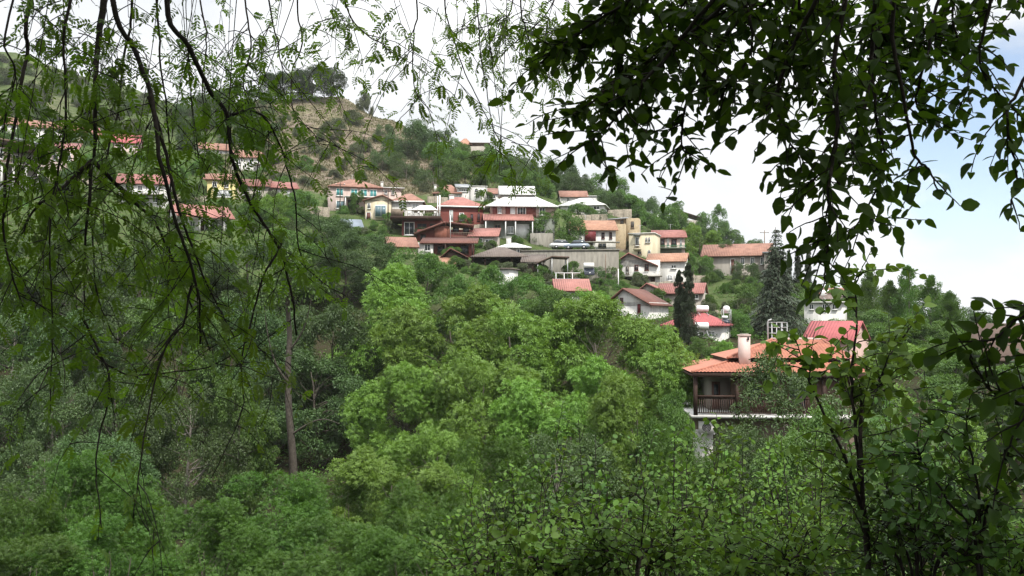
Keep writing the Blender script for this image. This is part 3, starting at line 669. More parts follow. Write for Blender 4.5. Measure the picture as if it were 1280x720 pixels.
h = House('village_house', 'white house with a white hipped roof, standing in front of the small red roof', 727, 268, yaw=-8)
h.wall(700, 755, 256, 268, 0, 8, 'white', 5); h.roof('hip', 696, 758, 247.5, 256.5, 0, 8, 'whiteroof'); h.win(709, 718, 257.5, 266, pane='bluepane', bars=2); h.win(742, 750, 258, 263); h.win(729, 735, 258, 264)
h = House('village_house', 'white house with a small red roof on the ridge slope, behind the white hipped roof', 725, 254, Y=h.Y + 13, yaw=6)
h.wall(701, 748, 245, 256, 0, 7, 'white', 5); h.roof('gable_x', 699, 736, 238.5, 246, 0, 7, 'terra'); h.gable('white', 'x'); h.roof('flat', 734, 752, 243, 244.6, 0, 7, 'white', .2); h.win(737, 743, 248, 252); h.win(708, 712, 247, 252)

h = House('village_house', 'white house with a dark red panel under an orange roof, above the retaining wall', 742, 311, yaw=7)
h.wall(716, 770, 287, 311, 0, 8, 'white', 4); h.roof('gable_x', 711, 773, 275.5, 287.5, 0, 8, 'orange', .6); h.gable('white', 'x')
h.wall(731, 744.5, 288, 301.5, -.5, .49, 'maroon', name='panel'); h.win(752, 756, 290.5, 298, fr='brownframe'); h.win(722, 726, 289, 299, pane='curtain'); h.win(762, 765.5, 290, 298, fr='brownframe')
h.slab([(713, 302), (774, 302.6)], -1.3, -.51, 'concrete', .25, 'ledge'); h.win(719, 727, 304, 310, fr='concrete'); h.win(748, 758, 304, 310, fr='concrete'); h.door(733, 741, 304, 311, 0, 'timber')
h = House('stone_ruin', 'roofless tan stone ruin stepping up the bank beside the cream tower house', 778, 312, yaw=-6, cat='ruin')
h.wall(766, 782, 280, 312, 0, 4, 'stone', 4); h.wall(761, 781, 271, 280, 3.2, 3, 'stone', 4); h.wall(782.2, 798, 272, 300, 1.5, 4, 'stone', 4); h.win(773, 778, 272.5, 279, 3.2, 'wood'); h.wall(786, 797.6, 287, 300, .5, .98, 'stone', 2)
h.slab([(757, 271), (783, 269.5)], 2.8, 6.6, 'greysheet', .25); h.win(788, 792, 276, 284, 1.5, 'wood')
h = House('tower_house', 'tall cream flat roofed house with a small balcony, beside the red roofed balcony house', 802, 321, yaw=-10)
h.wall(786, 818, 291, 321, 0, 7, 'cream', 5); h.roof('flat', 785, 819, 289, 291, 0, 7, 'white', .15); h.win(794, 799, 296, 307); h.balcony(792, 801.5, 306, 311, 0, .9, 'cream', 'timber'); h.win(807, 809.5, 297, 303); h.win(810.5, 813, 297, 303); h.win(810, 813.5, 313, 317.5); h.win(797, 802, 314, 318, fr='wood')
h.slab([(792, 293.5), (801, 293.5)], -.8, -.01, 'greysheet', .12, 'canopy')
h = House('village_house', 'white house with a red roof and long green balcony, beside the cream tower house', 838, 318, yaw=4)
h.wall(819, 856, 296, 318, 0, 7, 'palepink', 5); h.roof('gable_x', 815, 859, 287.5, 296.5, 0, 7, 'redroof'); h.gable('palepink', 'x'); h.win(824, 831, 298.5, 308, bars=1, fr='brownframe'); h.win(839, 846, 298.5, 308, fr='brownframe'); h.balcony(819, 857, 307, 310, 0, 1.2, 'greenwall', 'greendoor'); h.wall(822, 852, 311, 317.5, -.02, .015, 'greenwall', name='lower_wall')
for u in (834, 850): h.win(u, u + 2.4, 298, 308, pane='curtain', bars=0)
h = House('village_house', 'white house with a red front gable and long balcony, below the cream tower house', 808, 356, yaw=-7)
h.wall(766, 825, 325, 356, 0, 8, 'white', 4); h.roof('gable_x', 806, 858, 317, 326.5, .8, 8.8, 'orange'); h.gable('white', 'x'); h.roof('gable_y', 761, 823, 315, 332, 0, 8, 'redroof', apex=786, over=.5); h.gable('greywall')
h.wall(825.2, 855, 327, 352, .8, 7.8, 'white', 4); h.balcony(766, 828, 340, 345, 0, 1.3, 'concrete', 'white'); h.win(772, 777, 333, 342, fr='wood'); h.win(782, 786, 333, 342, fr='wood'); h.win(793, 798, 331, 338, fr='brownframe'); h.win(806, 811, 330, 338, fr='brownframe'); h.win(838, 845, 331, 336, .8)
h.win(774, 782, 347, 355, fr='wood'); h.win(794, 804, 347, 355, fr='wood'); h.door(813, 819, 345.5, 355.5, 0, 'timber'); h.win(833, 840, 344, 351, .8, 'frame', 'curtain'); h.win(843, 850, 344, 351, .8, 'frame', 'curtain')

h = House('village_house', 'small white house with a plain red roof, in front of the carport and retaining wall', 716, 386, Y=118, yaw=5)
h.wall(694, 737, 362, 386, 0, 6, 'white', 6); h.roof('gable_x', 692, 740, 348.5, 363, 0, 6, 'salmon', .4); h.gable('white', 'x'); h.win(698, 704, 368, 376); h.win(722, 728, 368, 376); h.door(709, 715, 370, 385, 0)
h = House('white_barn', 'white gabled barn with brown roof edges and a small brown shutter', 790, 392, Y=118, yaw=-22, cat='barn')
h.wall(759, 812, 378, 392, 0, 7, 'white', 7); h.roof('gable_y', 755, 816, 359.5, 381, 0, 7, 'brownroof', apex=780, over=.5); h.gable('white'); h.win(797, 801, 380, 391, fr='brownframe', pane='maroon', bars=0); h.win(775, 779, 372, 378, fr='brownframe')
h = House('village_house', 'long low red roofed house with a bright green door behind the double cypress', 835, 381, Y=132, yaw=-8)
h.wall(800, 879, 366, 381, 0, 6, 'greywall', 5); h.roof('gable_x', 820, 880, 354, 366.5, 0, 6, 'redroof'); h.gable('greywall', 'x'); h.roof('gable_y', 796, 834, 353, 365, -1, 5, 'redroof', apex=810); h.gable('greywall'); h.door(803.5, 815, 366.5, 378, 0, 'greendoor'); h.win(822, 830, 369, 376); h.win(866, 873, 368, 374)
h = House('village_house', 'low pale house with a crimson sheet roof carrying a white water tank', 870, 430, Y=106, yaw=-12)
h.wall(831, 902, 406, 430, 0, 6, 'white', 7); rf = h.roof('hip', 826, 906, 390, 406, 0, 6, 'crimson', .5); h.win(875, 880, 415, 422); h.win(884, 894, 414, 422, pane='curtain'); h.win(840, 848, 411, 420); h.door(863, 869, 412, 429)
CRIM = h
h = House('village_house', 'long grey beige house with a faded red tile roof, near the skyline conifer', 920, 344, yaw=-4)
h.wall(880, 960, 319, 344, 0, 8, 'greywall', 5); h.roof('gable_x', 876, 965, 305, 319.5, 0, 8, 'terra', .5); h.gable('greywall', 'x')
for u in (884, 926, 938, 950): h.win(u, u + 4.5, 322, 331)
h.door(914, 918.5, 324, 342, 0); h.wall(955, 974, 318, 332, -1.5, 1.4, 'greywall', 4, 'annex_wall'); h.slab([(953, 316.5), (976, 316.5)], -2, 0, 'greysheet', .2)
h = House('low_shed', 'low grey shed roof among dark trees above the stone ruin', 810, 276, yaw=10, cat='shed')
h.wall(795, 830, 270, 277, 0, 5, 'greywall', 4); h.roof('gable_x', 791, 818, 263, 270.5, 0, 5, 'greysheet'); h.gable('greywall', 'x'); h.roof('shed', 810, 834, 267.5, 271, -1, 4, 'whiteroof', .2); h.win(815, 821, 272, 275)
h = House('long_barn', 'long dark roofed barn on the skyline beyond the low grey shed', 865, 285, yaw=26, cat='barn')
h.slab([(843, 261.5), (884, 273)], 0, 6, 'greyroof', .25); h.wall(846, 882, 275, 286, .5, 5, 'greywall', 5); h.wall(846, 860, 268, 275, .5, 5, 'greywall'); h.win(850, 856, 273, 280, .5)
h = House('hilltop_house', 'orange hilltop house with a terrace wall on the skyline', 590, 190, yaw=-6)
h.wall(573, 586, 179, 190, 1, 5, 'stone', 4); h.roof('hip', 570, 590, 173, 180, 1, 6, 'orange'); h.wall(568, 612, 184, 192, -1.5, 2.3, 'greywall', 4, 'terrace_wall'); h.wall(588, 610, 178.5, 184, 1.5, 4, 'wood', name='pergola_wall'); h.slab([(586, 178), (612, 178.5)], 0, 6, 'duskroof', .2); h.win(576, 579, 182, 187, 1); h.win(581, 584, 182, 187, 1)
h = House('village_house', 'low house with a wide faded orange roof, behind the terrace canopy', 558, 250, yaw=-6)
h.wall(544, 574, 241, 251, 0, 6, 'white', 4); h.roof('hip', 540, 578, 231, 241.5, 0, 7, 'terra'); h.chimney(540, 543, 231.5, 238, 3, .8); h.win(549, 553, 243, 247); h.win(562, 566, 243, 247)
h = House('village_house', 'white house of two flat blocks above the brick house chimney', 606, 252, yaw=5)
h.wall(588, 609, 232.5, 252, 0, 6, 'white', 4); h.wall(571, 587.8, 233, 248, .6, 5, 'white', 4); h.roof('shed', 569, 589, 230.5, 234, .4, 5, 'greysheet', .3); h.win(573, 585, 236, 239.5, .6, bars=3); h.win(593, 597, 236, 241); h.wall(609.2, 624, 241, 252, .4, 5, 'white', 4); h.roof('shed', 607.5, 626, 235, 241.5, .4, 5, 'terra', .3); h.win(611, 620, 243, 248, .4, bars=2); h.roof('flat', 587.5, 609.5, 231, 232.4, 0, 6, 'white', .1)
h = House('tarpaulin_shelter', 'blue grey tarpaulin shelter among trees below the cream house', 440, 294, yaw=12, cat='shelter')
h.roof('gable_x', 429, 456, 274, 287, 0, 5, 'tarp', .2); h.wall(431, 454, 287.5, 294, .6, 4, 'wood', 4)
for u in (430, 455): h.post(u, 288, 298, -.1, .06, 'metal')

# --- houses seen through the hanging twigs
h = House('village_house', 'pink house with a dark flat roof and deep porch on columns behind hanging twigs', 20, 242, yaw=14)
h.wall(-30, 14, 186, 206, 0, 9, 'pink', 0); h.wall(-30, 52, 207, 242, 2.5, 8, 'greywall', 5); h.wall(14.2, 50, 188, 206, 3, 6, 'greywall'); h.wall(-32, 54, 205, 207, -.6, 10, 'concrete', name='floor_slab'); h.slab([(-34, 174), (20, 178), (60, 187)], -1.2, 10, 'duskroof', .35)
h.win(-2, 5, 187, 201); h.win(20, 28, 190, 202, 3); h.win(36, 43, 191, 202, 3)
for u in (-10, 3, 16, 30, 44): h.post(u, 207, 242, -.3, .16, 'white', 'column')
h.door(22, 28, 214, 240, 2.5); h.win(34, 42, 216, 228, 2.5)
h = House('village_house', 'house with a pale sheet roof and red side roof, beside the pink porch house', 62, 212, yaw=-10)
h.wall(40, 92, 185, 212, 0, 7, 'palepink', 5); h.slab([(24, 175.5), (70, 184)], -1.3, 6, 'greysheet', .3); h.roof('shed', 60, 94, 178, 187, .2, 6, 'redroof', .3); h.win(66, 72, 191, 200); h.win(80, 86, 191, 200); h.wall(45, 58, 190, 205, -.02, .015, 'white', name='plaster_panel')
h = House('long_house', 'long low house with a thin red roof high on the far slope', 38, 172, yaw=6)
h.wall(-20, 74, 158, 172, 0, 6, 'white', 4); h.roof('gable_x', -24, 78, 150, 158, 0, 6, 'terra'); h.gable('white', 'x')
for u in (5, 22, 40, 58): h.win(u, u + 5, 161, 167)
h = House('village_house', 'small house with a crimson roof on the slope above the yellow walled row', 156, 192, yaw=-8)
h.wall(143, 171, 178, 193, 0, 6, 'palepink', 4); h.roof('gable_x', 139, 174, 168.5, 178.5, 0, 6, 'crimson'); h.gable('palepink', 'x'); h.win(148, 152, 182, 188); h.win(161, 165, 182, 188)
h = House('village_house', 'house with a faded red roof between the long thin roof and the crimson roof', 108, 178, yaw=10)
h.wall(96, 122, 167, 179, 0, 6, 'cream', 4); h.roof('gable_x', 92, 126, 158.5, 167.5, 0, 6, 'redroof'); h.gable('cream', 'x'); h.win(101, 105, 170, 175); h.win(112, 116, 170, 175)
h = House('village_house', 'small white house at the foot of the dry hillside', 305, 214, yaw=-10)
h.wall(290, 322, 196, 214, 0, 6, 'white', 4); h.roof('gable_x', 287, 326, 187.5, 196.5, 0, 6, 'terra'); h.gable('white', 'x'); h.win(296, 301, 199, 206); h.win(311, 315, 199, 206); h.roof('flat', 318, 328, 203, 205, -1.5, 2, 'white', .1, name='porch_roof'); h.post(326.5, 205, 214, -1.2)
h = House('village_house', 'low house with a thin terracotta roof, up the slope beside the small white house', 268, 194, yaw=5)
h.wall(252, 286, 186.5, 195, 0, 6, 'white', 4); h.roof('gable_x', 249, 289, 179, 187, 0, 6, 'terra'); h.gable('white', 'x'); h.win(258, 262, 188.5, 193); h.win(274, 278, 188.5, 193)
h = House('terraced_row', 'yellow walled house with a brown roofed wing, above the red cottage roof', 300, 250, yaw=-5)
h.wall(260, 294, 224.5, 252, 0, 7, 'yellow', 5); h.roof('gable_x', 255, 297, 218, 225, 0, 7, 'terra'); h.gable('yellow', 'x'); h.wall(294.2, 334, 231, 250, .6, 7, 'greywall', 5); h.roof('gable_x', 292, 337, 223.5, 231.5, .6, 7.6, 'brownroof'); h.gable('greywall', 'x')
h.win(266, 272, 228, 235); h.win(281, 286, 228, 235); h.win(268, 290, 238, 247, bars=3, pane='curtain'); h.win(303, 308, 235, 243, .6); h.win(320, 325, 235, 243, .6)
h = House('village_house', 'grey beige house with a thin red roof at the end of the yellow walled row', 354, 250, yaw=8)
h.wall(337, 370, 234.5, 252, 0, 7, 'greywall', 5); h.roof('gable_x', 334, 374, 227.5, 235, 0, 7, 'redroof'); h.gable('greywall', 'x'); h.win(345, 350, 238, 245); h.win(358, 362, 238, 245, pane='curtain')
h = House('cottage', 'pale cottage with a bright red sloping roof and white columns, behind hanging twigs', 258, 291, yaw=16)
h.wall(232, 286, 272, 291, 1.2, 6, 'white', 6); h.roof('gable_x', 222, 292, 257, 271.5, 0, 7, 'salmon', .5); h.gable('white', 'x')
for u in (236, 250, 262, 280): h.post(u, 271.8, 291, .2, .14, 'white', 'column')
h.win(240, 247, 276, 286, 1.2); h.door(252, 258, 275, 290, 1.2, 'timber'); h.win(267, 275, 276, 286, 1.2)
h = House('village_house', 'white house with a pale red roof, deepest behind the hanging twigs', 178, 256, yaw=-9)
h.wall(150, 206, 229, 256, 0, 7, 'white', 6); h.roof('gable_x', 145, 210, 218, 229.5, 0, 7, 'redroof'); h.gable('white', 'x'); h.balcony(152, 204, 239, 243, 0, 1.2, 'concrete', 'frame')
for u in (158, 172, 190): h.win(u, u + 6, 232, 238.5); h.win(u, u + 6, 246, 253)

# --- beyond the orange roofed house and at the edge of the photo
h = House('village_house', 'white house with a water tank on its flat roof, half hidden behind the thin sapling', 1030, 392, Y=128, yaw=-6)
h.wall(1006, 1052, 377, 394, 0, 7, 'white', 7); h.roof('flat', 1003, 1055, 373, 377, 0, 7, 'white', .4); h.wall(1022, 1048, 364, 373, 3, 4, 'palepink', name='upper_wall'); h.roof('gable_x', 1020, 1051, 360, 365, 3, 7, 'terra', .2); h.win(1012, 1018, 380, 387); h.win(1028, 1034, 380, 387); h.win(1040, 1046, 380, 387)
ROOFTANK = h
h = House('village_house', 'house with a bare crimson roof just behind the orange tiled roof', 1038, 446, Y=84, yaw=-14)
h.wall(1008, 1066, 424, 446, 0, 6, 'pink', 6); h.roof('gable_x', 1004, 1068, 401, 425, 0, 6, 'crimson', .4); h.gable('pink', 'x'); h.win(1020, 1028, 428, 438)
h = House('brown_roofed_house', 'house with a plain dull brown roof rising behind the dark leaves at the photo edge', 1265, 478, Y=82, yaw=-10)
h.wall(1222, 1340, 449, 490, .5, 8, 'greywall', 6); h.roof('gable_x', 1208, 1350, 404, 450, 0, 9, 'duskroof', .6); h.gable('greywall', 'x'); h.win(1236, 1250, 456, 472, .5); h.win(1275, 1290, 456, 472, .5)

# --- retaining wall, carport and lean-to beside it
h = House('retaining_wall', 'long weathered concrete retaining wall under the orange roofed white house', 722, 348, yaw=-3, cat='wall')
h.wall(650, 774, 313.5, 348, 0, 1.2, 'concrete', 5, 'wall_face'); h.wall(649, 775, 312, 313.3, -.12, 1.5, 'concrete', name='coping')
h.o['kind'] = 'thing'
WALLY = h.Y
h = House('carport', 'carport with a flat dark roof on thin posts in front of the retaining wall', 692, 342, Y=WALLY - 6, yaw=4, cat='carport')
h.slab([(669, 329), (690, 319.5), (712, 320.5)], 0, 4.5, 'duskroof', .22)
for u in (672, 690, 710):
    for y in (.2, 4.2): h.post(u, 322 if u > 675 else 328, 348, y, .07, 'metal')
h = House('lean_to', 'brown lean-to roof on posts between the open shed and the carport', 664, 342, Y=WALLY - 5, yaw=-4, cat='lean-to')
h.roof('shed', 650, 682, 318, 327, 0, 3.5, 'greyroof', .2); h.wall(652, 676, 328, 342, 2.4, .3, 'wood', 4)
for u in (652, 666, 680): h.post(u, 327.5, 346, .1, .07, 'timber')

# --- the orange roofed house with the veranda, nearest of all
M['brownwall'] = mat('brown_boarded_wall', (.17, .105, .08), .85, .15, 1.5)
M['neartile'] = mat('near_orange_tiles', (.47, .20, .135), .75, .12, 1.3, .2, col2=(.33, .135, .095))
M['nearwhite'] = mat('near_white_render', (.72, .70, .68), .85, .06, 1.0, .1, streak=True)
M['blush'] = mat('blush_render', (.68, .54, .50), .85, .06, 2, .2)
def near_house():
    Y = 62.0; yaw = R(-4)
    p0 = P(960, 560, Y); o = empty('veranda_house', p0, 'orange tiled house with a dark timber veranda and blush chimney', 'house', rz=yaw)
    s = Y / F
    X = lambda u, d=0: (P(u, 500, Y + d)[0] - p0[0]) ; Z = lambda v, d=0: P(960, v, Y + d)[2] - p0[2]
    def slope(b, eL, eR, tR, tL, rows):
        """a tiled slope between left/right eave and left/right top points"""
        eL, eR, tR, tL = map(np.array, (eL, eR, tR, tL)); pit = .24
        u0, u1 = min(eL[0], tL[0]), max(eR[0], tR[0]); us = np.arange(u0, u1 + pit / 6, pit / 6); nt = rows * 2
        n = np.cross(eR - eL, tL - eL); n = n / np.linalg.norm(n)
        if n[2] < 0: n = -n
        g = []
        for j in range(nt):
            t = (j // 2 + (j % 2)) / rows
            l = eL + (tL - eL) * t; q = eR + (tR - eR) * t
            lift = .035 * (1 - j % 2)
            uu = np.clip(us, l[0], q[0]); k = (uu - l[0]) / max(q[0] - l[0], 1e-6)
            pt = l + (q - l) * k[:, None]
            prof = .06 * np.abs(np.sin((us - u0) / pit * math.pi)) ** .8
            g.append(pt + n * (prof + lift)[:, None])
        g = np.array(g); m, w = g.shape[:2]; idx = np.arange(m * w).reshape(m, w)
        f = np.stack([idx[:-1, :-1], idx[:-1, 1:], idx[1:, 1:], idx[1:, :-1]], -1).reshape(-1, 4)
        b.add(g.reshape(-1, 3), f.tolist())
    # lower skirt roof: eave corners and its top edge; then the upper hipped roof
    ze = Z(466); zt = Z(453.5, 2.2); D = 13.0
    xl, xr = X(866), X(1085); il, ir = X(909, 2.2), X(1062, 2.2)
    b = MB(); slope(b, (xl, -.2, ze), (xr, -.2, ze), (ir, 2.6, zt), (il, 2.6, zt), 9)
    zl = ze; b.add([(xl, -.2, ze), (il, 2.6, zt), (il, D - 2.6, zt), (xl, D, ze)], [(0, 1, 2, 3)]); b.add([(xr, -.2, ze), (ir, 2.6, zt), (ir, D - 2.6, zt), (xr, D, ze)], [(0, 3, 2, 1)])
    b.add([(xl, D, ze), (il, D - 2.6, zt), (ir, D - 2.6, zt), (xr, D, ze)], [(0, 1, 2, 3)])
    b.build('lower_roof', M['neartile'], o)
    zu = zt + .28; zr = Z(425, 6.5); a, c = il - .05, ir + .05; rl, rr = X(958, 6.5), X(1018, 6.5)
    b = MB(); slope(b, (a, 2.3, zu), (c, 2.3, zu), (rr, 6.5, zr), (rl, 6.5, zr), 13)
    b.add([(a, 2.3, zu), (rl, 6.5, zr), (a, 10.7, zu)], [(0, 1, 2)]); b.add([(c, 2.3, zu), (rr, 6.5, zr), (c, 10.7, zu)], [(0, 2, 1)]); b.add([(a, 10.7, zu), (rl, 6.5, zr), (rr, 6.5, zr), (c, 10.7, zu)], [(0, 1, 2, 3)])
    b.add([(a, 2.3, zu - .02), (c, 2.3, zu - .02), (c, 10.7, zu - .02), (a, 10.7, zu - .02)], [(0, 3, 2, 1)])
    up = b.build('upper_roof', M['neartile'], o)
    MB().tube([(rl - .1, 6.5, zr + .08), (rr + .1, 6.5, zr + .08)], .11, 8).build('ridge_cap', M['palepink'], up)
    for q0, q1 in (((a, 2.3, zu), (rl, 6.5, zr)), ((c, 2.3, zu), (rr, 6.5, zr))): MB().tube([np.array(q0) + (0, 0, .07), np.array(q1) + (0, 0, .07)], .1, 8).build('hip_cap', M['neartile'], up)
    for q0, q1 in (((xl, -.2, ze), (il, 2.6, zt)), ((xr, -.2, ze), (ir, 2.6, zt))): MB().tube([np.array(q0) + (0, 0, .07), np.array(q1) + (0, 0, .07)], .1, 8).build('hip_cap', M['neartile'], up)
    MB().box(il + .1, ir - .1, 2.75, D - 2.8, zt - .5, zu - .03).build('clerestory_wall', M['timber'], o)
    # soffit and eave beam
    MB().box(xl + .15, xr - .15, 0, D - .2, ze - .16, ze - .06).build('soffit', M['timber'], o)
    MB().box(xl + .05, xr - .05, -.18, -.03, ze - .30, ze - .03).box(xl + .05, xl + .2, -.02, D - .3, ze - .30, ze - .17).build('eave_beam', M['timber'], o)
    # chimney
    cx0, cx1 = X(922, 2.2), X(935, 2.2); cz0, cz1 = Z(452, 2.2), Z(420, 2.2)
    ch = MB().box(cx0, cx1, 1.9, 2.6, cz0 - .5, cz1).box(cx0 - .05, cx1 + .05, 1.85, 2.65, cz1 + .002, cz1 + .1).build('chimney', M['blush'], up)
    MB().box(cx1 - .22, cx1 - .08, 1.83, 1.845, cz1 - .28, cz1 - .08).build('flue_opening', M['darkroom'], ch)
    MB().box(cx0 + .1, cx1 - .1, 1.95, 2.55, cz1 + .102, cz1 + .17).build('chimney_cap', M['greywall'], ch)
    # floors, veranda
    zf = Z(520); zs = Z(523.5)
    MB().box(X(866), xr - .4, .1, D - .8, zs, zf).build('floor_slab', M['nearwhite'], o)
    wall_y = 3.4
    MB().box(X(926), xr - .9, wall_y - 2.0, D - 1, zf + .01, ze - .17).build('upper_wall', M['brownwall'], o)
    MB().box(X(897), X(925.5), wall_y + .5, D - 1, zf + .01, ze - .17).build('recess_wall', M['greywall'], o)
    MB().box(X(872), xr - .6, 1.6, D - 1.1, Z(600), zs - .01).build('lower_wall', M['wood'], o)  # grey wall in a darker wood tone: its shade is put into the colour
    MB().box(X(871), X(895), 1.2, 1.58, Z(600), Z(541)).build('plinth', M['nearwhite'], o)
    for u in (871, 923, 975, 1030): MB().box(X(u) - .13, X(u) + .13, .12, .38, zf, ze - .3).build('veranda_post', M['timber'], o)
    zt2 = Z(497.5)
    for u0, u1 in ((873.6, 920.6), (925.6, 972.6), (977.6, 1027.6)):
        b = MB(); x0, x1 = X(u0), X(u1); b.box(x0, x1, .2, .3, zt2 - .09, zt2).box(x0, x1, .22, .28, zf + .12, zf + .19)
        for x in np.arange(x0 + .08, x1 - .05, .15): b.box(x, x + .06, .225, .275, zf + .19, zt2 - .09)
        b.build('railing', M['timber'], o)
    MB().box(X(873), X(920), .16, .5, zt2 + .004, zt2 + .14).build('planter', M['timber'], o)
    for u0, u1, v0, v1 in ((940, 958, 480, 505), (990, 1015, 476, 512)):
        fr = MB(); x0, x1, z0, z1 = X(u0), X(u1), Z(v1), Z(v0); y = wall_y - 2.0
        fr.box(x0, x0 + .1, y - .1, y + .02, z0, z1).box(x1 - .1, x1, y - .1, y + .02, z0, z1).box(x0 + .1, x1 - .1, y - .1, y + .02, z1 - .1, z1).box(x0 + .1, x1 - .1, y - .1, y + .02, z0, z0 + .1)
        w = fr.build('window', M['brownframe'], o); MB().box(x0 + .09, x1 - .09, y - .05, y - .012, z0 + .09, z1 - .09).build('pane', M['pane'], w)
    x0, x1, z0, z1 = X(901), X(912), Z(518), Z(482); y = wall_y + .5
    w = MB().box(x0, x1, y - .08, y - .01, z0, z1).build('door', M['brownframe'], o); MB().box(x0 + .15, x1 - .15, y - .1, y - .082, z0 + 1.0, z1 - .2).build('pane', M['pane'], w)
    # air conditioner bolted to the wall under the slab
    ac = empty('air_conditioner', P(885, 542, Y + .7), 'white air conditioner box under the veranda floor', 'air conditioner', rz=yaw)
    w = 11 * s; hh = 15 * s
    MB().box(-w, w, 0, .36, 0, hh).build('casing', M['nearwhite'], ac)
    th = np.linspace(0, 6.283, 25); b = MB(); rr = hh * .38
    ring = lambda q: np.stack([-.15 * w + q * np.cos(th), np.full(25, -.02), hh / 2 + q * np.sin(th)], 1)
    for q in (rr, rr * .72, rr * .45, rr * .2): b.tube(ring(q), .012, 4, False)
    b.build('fan_grille', M['metal'], ac)
    MB().tube([(-.15 * w, -.012, hh / 2), (-.15 * w, -.002, hh / 2)], rr, 20).build('fan_shroud', M['darkroom'], ac)
    for x in (-w * .7, w * .7): MB().box(x - .04, x + .04, -.02, .6, -.08, -.005).build('bracket', M['metal'], ac)
near_house()

# --- roof furniture, cars, poles
def tank(px, py, Y, w, label, panel=True, upright=False, stand=1.0):
    """a solar water heater: tank (lying or round), collector panel and frame"""
    s = Y / F; p = P(px, py, Y); o = empty('solar_water_heater', p, label, 'water heater'); r = w * s * (.5 if upright else .26); L = w * s / 2
    if upright:
        th = np.linspace(0, math.pi, 9); b = MB(); b.tube(np.array([(0, 0, stand - r * math.cos(t)) for t in th]), np.maximum(r * np.sin(th) ** .6, .02), 16); b.build('tank', M['tank'], o, True)
        for x in (-r, r):
            for y in (-r, r): MB().bar((x, y, -1.2), (x, y, stand), .05).build('leg', M['metal'], o)
        for z in (-.3, stand * .5): MB().bar((-r, -r, z), (r, -r, z), .04).bar((-r, r, z), (r, r, z), .04).bar((-r, -r, z), (-r, r, z), .04).bar((r, -r, z), (r, r, z), .04).build('brace', M['metal'], o)
    else:
        b = MB(); b.tube([(-L, 0, stand), (-L * .93, 0, stand), (L * .93, 0, stand), (L, 0, stand)], [r * .8, r, r, r * .8], 16); b.build('tank', M['tank'], o, True)
        for x in (-L * .7, L * .7): MB().bar((x, 0, -.3), (x, 0, stand - r * .8), .05).bar((x, 0, stand - r), (x, -1.2, -.3), .04).build('stand', M['metal'], o)
    if panel:
        v = np.array([(-L, -1.35, -.1), (L, -1.35, -.1), (L, -.2, stand - r), (-L, -.2, stand - r)]); MB().add(np.vstack([v, v + (0, .05, -.06)]), [(0, 1, 2, 3), (7, 6, 5, 4), (0, 4, 5, 1), (1, 5, 6, 2), (2, 6, 7, 3), (3, 7, 4, 0)]).build('collector', M['solar'], o)
    return o
tank(736, 343, 132, 13, 'solar heater with a white drum tank over a dark panel, by the carport', stand=1.3)
tank(878, 391, 108.5, 15, 'white drum tank lying on the ridge of the crimson sheet roof', False, stand=.5)
tank(877, 416, 104.5, 17, 'white drum tank below the eave of the crimson sheet roof', False, stand=.8)
tank(908, 396, 108, 9, 'round white tank on a tall metal tower beside the crimson sheet roof', False, True, .9)
tank(906, 402, 103, 7, 'smaller grey banded tank frame next to the tall metal tower', True, False, .5)
tank(1033, 372, 131, 14, 'white drum tank on the flat roof of the house behind the sapling', False, stand=.7)
def rack():
    o = empty('solar_rack', P(704, 349, 121), 'white metal rack of slanted panels behind the small plain red roof', 'rack')
    for x in (-.9, .2, 1.3):
        MB().bar((x, 0, -1.4), (x, 1.4, .9), .05).bar((x, 1.4, -1.4), (x, 1.4, .9), .05).build('support', M['frame'], o)
        MB().box(x - .02, x + .98, .05, .1, -.4, .1).build('panel', M['bluepane'], o)
    MB().bar((-1.1, 1.4, .9), (2.4, 1.4, .9), .05).build('rail', M['frame'], o)
rack()
def metal_frame():
    o = empty('metal_frame', P(972, 424, 70), 'bare metal frame with a bent pole above the orange tiled roof', 'frame'); s = 70 / F
    zt = 21 * s; w = 12 * s
    MB().tube([(-w, 0, -2.5), (-w, 0, zt * 1.02), (-w + .05, 0, zt * 1.12), (-w + .3, 0, zt * 1.18)], .06, 6).build('bent_pole', M['metal'], o)
    for x in (-w * .6, -w * .1, w * .4, w): 
        for y in (0, 1.2): MB().bar((x, y, -2.5), (x, y, zt), .03).build('upright', M['metal'], o)
    for z in (zt * .35, zt * .7, zt):
        MB().bar((-w * .6, 0, z), (w, 0, z), .025).bar((-w * .6, 1.2, z), (w, 1.2, z), .025).bar((w, 0, z), (w, 1.2, z), .025).bar((-w * .6, 0, z), (-w * .6, 1.2, z), .025).build('rail', M['metal'], o)
metal_frame()
def pole(px, top, row, Y, label, arms=1, m='wood', r=.11):
    Y = Y or hit(px, row); p = P(px, row, Y); g = gz(p[0], p[1]); t = P(px, top, Y)
    o = empty('utility_pole', (p[0], p[1], g), label, 'utility pole'); H = t[2] - g
    MB().tube([(0, 0, -.5), (0, 0, H)], [r, r * .7], 8).build('shaft', M[m], o)
    for i in range(arms): MB().box(-.9, .9, -.05, .05, H - .5 - .6 * i, H - .4 - .6 * i).build('crossarm', M[m], o)
    for i in range(3 if arms else 0): MB().tube([(-.8 + .8 * i, 0, H - .4), (-.8 + .8 * i, 0, H - .2)], .05, 6).build('insulator', M['tank'], o)
pole(757, 318, 349, WALLY - 2, 'slim utility pole against the weathered retaining wall', 0, 'wood')
pole(485, 236, 282, None, 'dark utility pole in front of the cream house bay window', 1, 'timber')
pole(425, 228, 268, None, 'thin dark pole in front of the turquoise windowed house', 1, 'timber')
pole(956, 288, 340, None, 'thin utility pole on the skyline beside the conifer spire', 1, 'wood')
pole(547, 245, 286, 168, 'white lamp pole at the corner of the railed deck', 0, 'frame', .13)
pole(773, 336, 362, 140, 'short white pole before the red gabled white house', 0, 'frame', .1)

